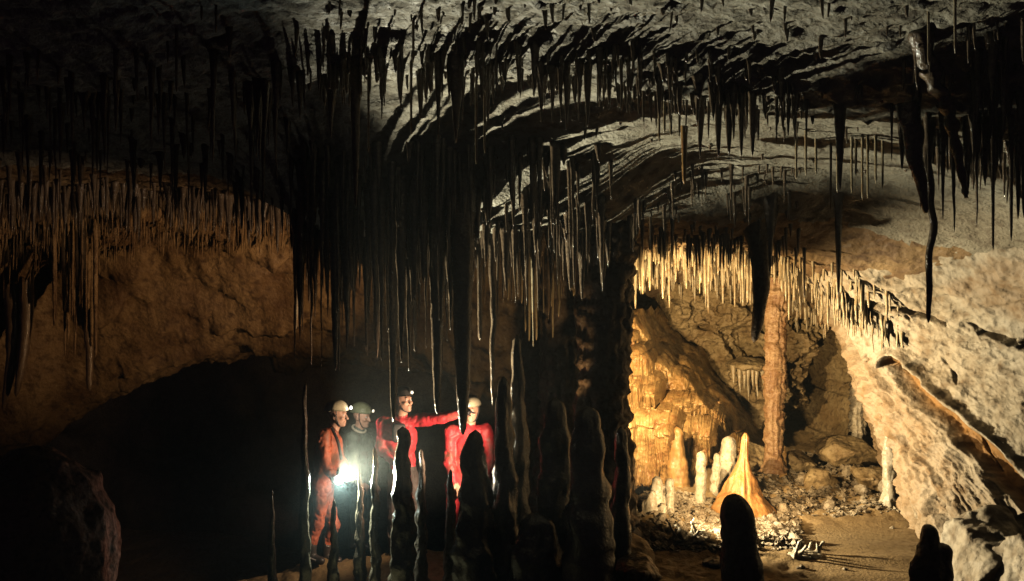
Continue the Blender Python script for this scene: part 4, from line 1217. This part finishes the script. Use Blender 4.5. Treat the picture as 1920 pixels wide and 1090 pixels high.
def slab(c, H, half, q):
    """a small rounded block along the axes H"""
    n = 8
    t = np.linspace(0, np.pi, n); a = np.arange(16) / 16 * 2 * np.pi
    def sp(v, e=.35): return np.sign(v) * np.abs(v) ** e
    T, A = np.meshgrid(t, a, indexing='ij')
    loc = np.stack([sp(np.sin(T)) * sp(np.cos(A)) * half[0], sp(np.sin(T)) * sp(np.sin(A)) * half[1], sp(np.cos(T)) * half[2]], -1) * q
    return (np.asarray(c) + loc @ H).reshape(-1, 3), grid_faces(n, 16, wrap=True)

def disc(c, nrm, r):
    nrm = unit(nrm); x = unit(np.cross(nrm, (0, 0, 1))); y = np.cross(nrm, x)
    a = np.arange(20) / 20 * 2 * np.pi
    Vv = [np.asarray(c) + nrm * r * .35]
    for rr, hh in ((.6, .28), (1, .0), (1, -.5)):
        for b in a: Vv.append(np.asarray(c) + (x * math.cos(b) + y * math.sin(b)) * r * rr + nrm * r * hh)
    T = np.array([(0, 1 + i, 1 + (i + 1) % 20) for i in range(20)])
    Fq = grid_faces(3, 20, wrap=True) + 1
    return np.array(Vv), [Fq, T]

def sweep(path, r, ns=8):
    path = np.asarray(path, float)
    tg = np.gradient(path, axis=0); tg /= np.linalg.norm(tg, axis=1)[:, None] + 1e-9
    ref = np.array([.31, .2, .93])
    x = np.cross(tg, ref); x /= np.linalg.norm(x, axis=1)[:, None] + 1e-9
    y = np.cross(tg, x)
    a = np.arange(ns) / ns * 2 * np.pi
    r = np.broadcast_to(r, len(path))
    V = path[:, None] + r[:, None, None] * (x[:, None] * np.cos(a)[None, :, None] + y[:, None] * np.sin(a)[None, :, None])
    return V.reshape(-1, 3), grid_faces(len(path), ns, wrap=True)

def joints(d, **k):
    out = {}
    for n, (px, py, dd) in k.items():
        out[n] = P(px, py, d + dd) + 0
    return out

# 1: profile towards the right, holding the torch
d = 9.25
J = joints(d, head=(632, 778, 0), neck=(624, 803, 0), chest=(617, 840, 0), pelvis=(606, 905, 0),
           sh_r=(607, 818, -.17), sh_l=(622, 818, .17), el_r=(612, 872, -.22), wr_r=(628, 900, -.30), hd_r=(640, 901, -.34), el_l=(640, 868, .12), wr_l=(652, 900, -.05), hd_l=(660, 905, -.08),
           hip_r=(604, 918, -.09), hip_l=(608, 918, .09), kn_r=(597, 982, -.10), kn_l=(625, 985, .10), an_r=(584, 1044, -.10), an_l=(612, 1043, .12), toe_r=(602, 1052, -.14), toe_l=(634, 1051, .10))
J['pn_r'] = np.array([0, -.3, 1.0]); J['pn_l'] = np.array([0, 0, 1.0]); J['curl'] = np.array([.9, 0, 0])
p1, hp_, H, q = person('person', 'first caver in an orange suit and cream helmet holding the bright torch, seen in profile', J, M_ORANGE, None, (1, -.35, 0), (1, -.16, -.06), gloves=M_BLACK)
helmet(p1, hp_, H, q, M_HELM1, M_LENS_ON)
LAMP1 = hp_(0, .165, .085)
Vv, Ff = sweep(catmull(np.array([P(622, 803, 9.11), P(634, 830, 9.07), P(640, 862, 9.07)]), 14), .016)
obj('strap', Vv, Ff, M_BLACK, parent=p1)
for (px, py) in ((584, 1046),):
    Vv, Ff = sweep(catmull(np.array([P(px - 6, py - 1, 9.085), P(px, py + 2, 9.08), P(px + 8, py + 5, 9.07)]), 8), .008)
    obj('boot_tape', Vv, Ff, M_REFL, parent=p1)
# 2: behind the first, green suit
d = 9.95
J = joints(d, head=(678, 781, 0), neck=(672, 806, 0), chest=(674, 845, 0), pelvis=(672, 905, 0),
           sh_r=(660, 822, -.15), sh_l=(686, 822, .15), el_r=(664, 872, -.2), wr_r=(676, 905, -.25), hd_r=(684, 912, -.26), el_l=(696, 872, .15), wr_l=(700, 905, .05), hd_l=(704, 912, .04),
           hip_r=(668, 915, -.09), hip_l=(676, 915, .09), kn_r=(668, 970, -.12), kn_l=(684, 970, .08), an_r=(662, 1022, -.10), an_l=(676, 1022, .12), toe_r=(680, 1030, -.16), toe_l=(696, 1029, .08))
p2, hp_, H, q = person('person', 'second caver in a grey green suit and olive helmet standing behind the torch holder', J, M_GREEN, None, (1, -.7, 0), (1, -.45, -.12))
helmet(p2, hp_, H, q, M_HELM2, M_LENS_DIM)
B = frame((1, -.7, 0), (0, 0, 1))
ring = np.array([P(672, 806, 9.95) + B.T @ np.array([.072 * math.cos(a), .075 * math.sin(a) + .01, .01 - .035 * math.sin(a)]) for a in np.linspace(0, 2 * np.pi, 25)])
Vv, Ff = sweep(ring, .013)
obj('collar', Vv, Ff, M_TOWEL, parent=p2)
# 3: the tall one pointing to the right
d = 9.5
J = joints(d, head=(757, 752, 0), neck=(752, 782, .02), chest=(752, 822, .02), pelvis=(756, 893, .02),
           sh_r=(720, 793, -.02), sh_l=(786, 788, .02), el_r=(714, 846, -.05), wr_r=(738, 868, -.24), hd_r=(750, 866, -.32), el_l=(828, 784, -.12), wr_l=(862, 775, -.2), hd_l=(882, 771, -.24),
           hip_r=(742, 905, 0), hip_l=(772, 905, 0), kn_r=(738, 972, -.04), kn_l=(778, 972, -.02), an_r=(736, 1028, 0), an_l=(782, 1028, 0), toe_r=(738, 1036, -.16), toe_l=(794, 1036, -.14))
J['pn_l'] = np.array([0, -.4, -1.0]); J['curl'] = np.array([.25, 0, 0])
p3, hp_, H, q = person('person', 'tall caver in a red suit and dark helmet pointing with an outstretched arm', J, M_REDS, M_TROUS, (.35, -1, 0), (.75, -.7, .12), gloves=M_BLACK)
helmet(p3, hp_, H, q, M_HELM3, M_LENS_DIM)
Vv, Ff = slab(P(748, 812, 9.36), frame((.35, -1, 0), (0, 0, 1)), (.07, .03, .10), 1)
obj('chest_pack', Vv, Ff, M_BLACK, parent=p3)
LAMP3 = hp_(0, .19, .10)
# 4: half hidden, facing the others
d = 9.55
J = joints(d, head=(884, 769, 0), neck=(880, 796, .02), chest=(876, 836, .02), pelvis=(866, 905, .02),
           sh_r=(846, 808, 0), sh_l=(910, 806, .02), el_r=(842, 866, -.06), wr_r=(852, 905, -.16), hd_r=(860, 918, -.2), el_l=(922, 862, 0), wr_l=(915, 905, -.1), hd_l=(910, 918, -.13),
           hip_r=(852, 915, 0), hip_l=(882, 915, 0), kn_r=(846, 978, -.04), kn_l=(886, 978, -.02), an_r=(843, 1036, 0), an_l=(888, 1036, 0), toe_r=(838, 1045, -.16), toe_l=(890, 1045, -.16))
p4, hp_, H, q = person('person', 'last caver in a red suit and cream helmet half hidden behind dark spires', J, M_REDS, None, (-.3, -1, 0), (-.15, -1, -.1))
helmet(p4, hp_, H, q, M_HELM1, M_LENS_DIM)
# the torch: body, head and lens
LAMP = P(636, 900, 8.76)
axis = unit(np.array([.2, -1, .25]))
back = LAMP - axis * .17
tr = tag(empty('torch', back), 'bright hand torch held low in front of the orange caver', 'torch')
Vv, Ff = sweep(np.array([back, back + axis * .01, LAMP - axis * .05, LAMP - axis * .045]), np.array([.010, .016, .017, .012]), 14)
obj('handle', Vv, Ff, M_BLACK, parent=tr)
Vv, Ff = sweep(np.array([LAMP - axis * .07, LAMP - axis * .055, LAMP - axis * .014, LAMP + axis * .0]), np.array([.017, .026, .045, .047]), 18)
hd = obj('lamp_head', Vv, Ff, M_BLACK, parent=tr)
Vv, Ff = disc(LAMP - axis * .004, axis, .043)
obj('lens', Vv, Ff, M_TORCH, parent=tr)
# ------------------------------------------------------------------ light, air, camera
w = bpy.data.worlds.new('World')
SC.world = w
w.use_nodes = True
bg = w.node_tree.nodes['Background']
bg.inputs['Color'].default_value = (.62, .30, .68, 1)
bg.inputs['Strength'].default_value = .008

def spot(name, loc, to, W, col, deg, blend, rad=.03):
    l = bpy.data.lights.new(name, 'SPOT')
    l.energy = W; l.color = col; l.spot_size = math.radians(deg); l.spot_blend = blend; l.shadow_soft_size = rad
    o = bpy.data.objects.new(name, l); COL.objects.link(o)
    o.location = Vector([float(c) for c in loc])
    v = Vector([float(c) for c in to]) - o.location
    o.rotation_euler = v.to_track_quat('-Z', 'Y').to_euler()
    return o
def point(name, loc, W, col, rad=.04):
    l = bpy.data.lights.new(name, 'POINT')
    l.energy = W; l.color = col; l.shadow_soft_size = rad
    o = bpy.data.objects.new(name, l); COL.objects.link(o)
    o.location = Vector([float(c) for c in loc])
    return o
def aim(az, el):
    """az: degrees to the right of straight away from the camera"""
    a, e = math.radians(az), math.radians(el)
    return np.array([math.sin(a) * math.cos(e), math.cos(a) * math.cos(e), math.sin(e)])
L0 = LAMP + axis * .05
spot('torch_light', L0, L0 + aim(160, -18), 170, (.76, 1.0, .92), 122, .6, .02)
spot('torch_beam', L0, L0 + aim(133, 33), 1080, (1.0, .94, .70), 68, .45, .015)
L0 = P(1120, 690, 9.35)
spot('chamber_flood', L0, L0 + aim(46, 0), 600, (1, .71, .36), 112, .5, .05)
L1 = P(1096, 800, 8.45)
spot('curtain_fill', L1, P(985, 560, 9.0), 34, (1, .66, .30), 66, .6, .02)  # added light, hidden low by the column, to gild the straws
L0 = P(1394, 948, 8.2)
spot('chamber_fill', L0, L0 + np.array([.10, 1, .16]), 360, (1, .70, .36), 88, .6, .05)  # added fill light behind the dark pillar, brightens the chamber back
L0 = P(1124, 900, 9.35)
spot('wall_flood', L0, L0 + aim(98, 9), 960, (1, .83, .54), 80, .6, .04)
L0 = P(926, 872, 8.6)
spot('caver_flood', L0, P(742, 815, 9.4), 200, (1, .70, .46), 106, .6, .05)
spot('headlamp_light', LAMP1, P(682, 825, 9.95), 16, (1, .9, .75), 90, .5, .01)
L0 = P(955, 780, 11.5)
spot('hall_lamp', L0, L0 + np.array([-1, .62, .40]), 560, (1, .59, .28), 60, .9, .06)
L0 = P(588, 985, 9.75)
spot('dome_fill', L0, P(130, 950, 6.7), 40, (1, .40, .24), 34, .7, .03)  # added red light behind the caver's legs, stands in for bounce on the dome

hz = bpy.data.materials.new('haze')
hz.use_nodes = True
hn = hz.node_tree.nodes
hn.remove(hn['Principled BSDF'])
pv = hn.new('ShaderNodeVolumePrincipled')
pv.inputs['Color'].default_value = (.86, .95, .93, 1)
pv.inputs['Density'].default_value = .0020
pv.inputs['Anisotropy'].default_value = .25
hz.node_tree.links.new(pv.outputs['Volume'], hn['Material Output'].inputs['Volume'])
lo, hi = np.array([-16, -1.5, -5.5]), np.array([14, 29, 9.0])
hv = np.array([[(lo, hi)[i][0], (lo, hi)[j][1], (lo, hi)[k][2]] for i in (0, 1) for j in (0, 1) for k in (0, 1)])
hf = np.array([(0, 1, 3, 2), (4, 6, 7, 5), (0, 4, 5, 1), (2, 3, 7, 6), (0, 2, 6, 4), (1, 5, 7, 3)])
tag(obj('haze', hv, hf, hz, (0, 0, 0), smooth=False), 'faint damp haze filling the cave', kind='stuff')

# mist ball added round the torch to widen its glow
bm = bpy.data.materials.new('glow_mist')
bm.use_nodes = True
bn, bl = bm.node_tree.nodes, bm.node_tree.links
bn.remove(bn['Principled BSDF'])
bv = bn.new('ShaderNodeVolumePrincipled')
bv.inputs['Color'].default_value = (.84, .96, .93, 1)
bv.inputs['Anisotropy'].default_value = .2
btc = bn.new('ShaderNodeTexCoord')
bgd = bn.new('ShaderNodeTexGradient'); bgd.gradient_type = 'SPHERICAL'
bmp = bn.new('ShaderNodeMapping'); bmp.inputs['Scale'].default_value = (1 / 1.35, 1 / 1.1, 1 / 1.0)
bl.new(btc.outputs['Object'], bmp.inputs['Vector']); bl.new(bmp.outputs['Vector'], bgd.inputs['Vector'])
bno = bn.new('ShaderNodeTexNoise'); bno.inputs['Scale'].default_value = 2.2; bno.inputs['Detail'].default_value = 3
bl.new(btc.outputs['Object'], bno.inputs['Vector'])
bm1 = bn.new('ShaderNodeMath'); bm1.operation = 'POWER'; bm1.inputs[1].default_value = 1.5
bl.new(bgd.outputs['Fac'], bm1.inputs[0])
bm2 = bn.new('ShaderNodeMath'); bm2.operation = 'MULTIPLY'
bl.new(bm1.outputs[0], bm2.inputs[0]); bl.new(bno.outputs['Fac'], bm2.inputs[1])
bm3 = bn.new('ShaderNodeMath'); bm3.operation = 'MULTIPLY'; bm3.inputs[1].default_value = .075
bl.new(bm2.outputs[0], bm3.inputs[0]); bl.new(bm3.outputs[0], bv.inputs['Density'])
bl.new(bv.outputs['Volume'], bn['Material Output'].inputs['Volume'])
tt = np.linspace(.02, np.pi - .02, 20)
V, F = tube(LAMP + np.stack([0 * tt, 0 * tt, np.cos(tt) * 1.0], -1), np.sin(tt), 36)
V = LAMP + (V - LAMP) * np.array([1.35, 1.1, 1.0])
tag(obj('mist', V, F, bm, LAMP), 'thin mist added round the torch to carry its glow', kind='stuff')

cam = bpy.data.cameras.new('camera')
cam.sensor_width = 36; cam.lens = 36 * FOC / 1920
cam.clip_start = .05; cam.clip_end = 200
co = bpy.data.objects.new('camera', cam); COL.objects.link(co)
co.location = (0, 0, CAMZ); co.rotation_euler = (math.radians(90), 0, 0)
SC.camera = co
SC.view_settings.view_transform = 'Standard'
SC.view_settings.look = 'None'
SC.view_settings.exposure = 0
SC.view_settings.gamma = 1
SC.cycles.max_bounces = 5
SC.cycles.diffuse_bounces = 0
SC.cycles.sample_clamp_indirect = 3
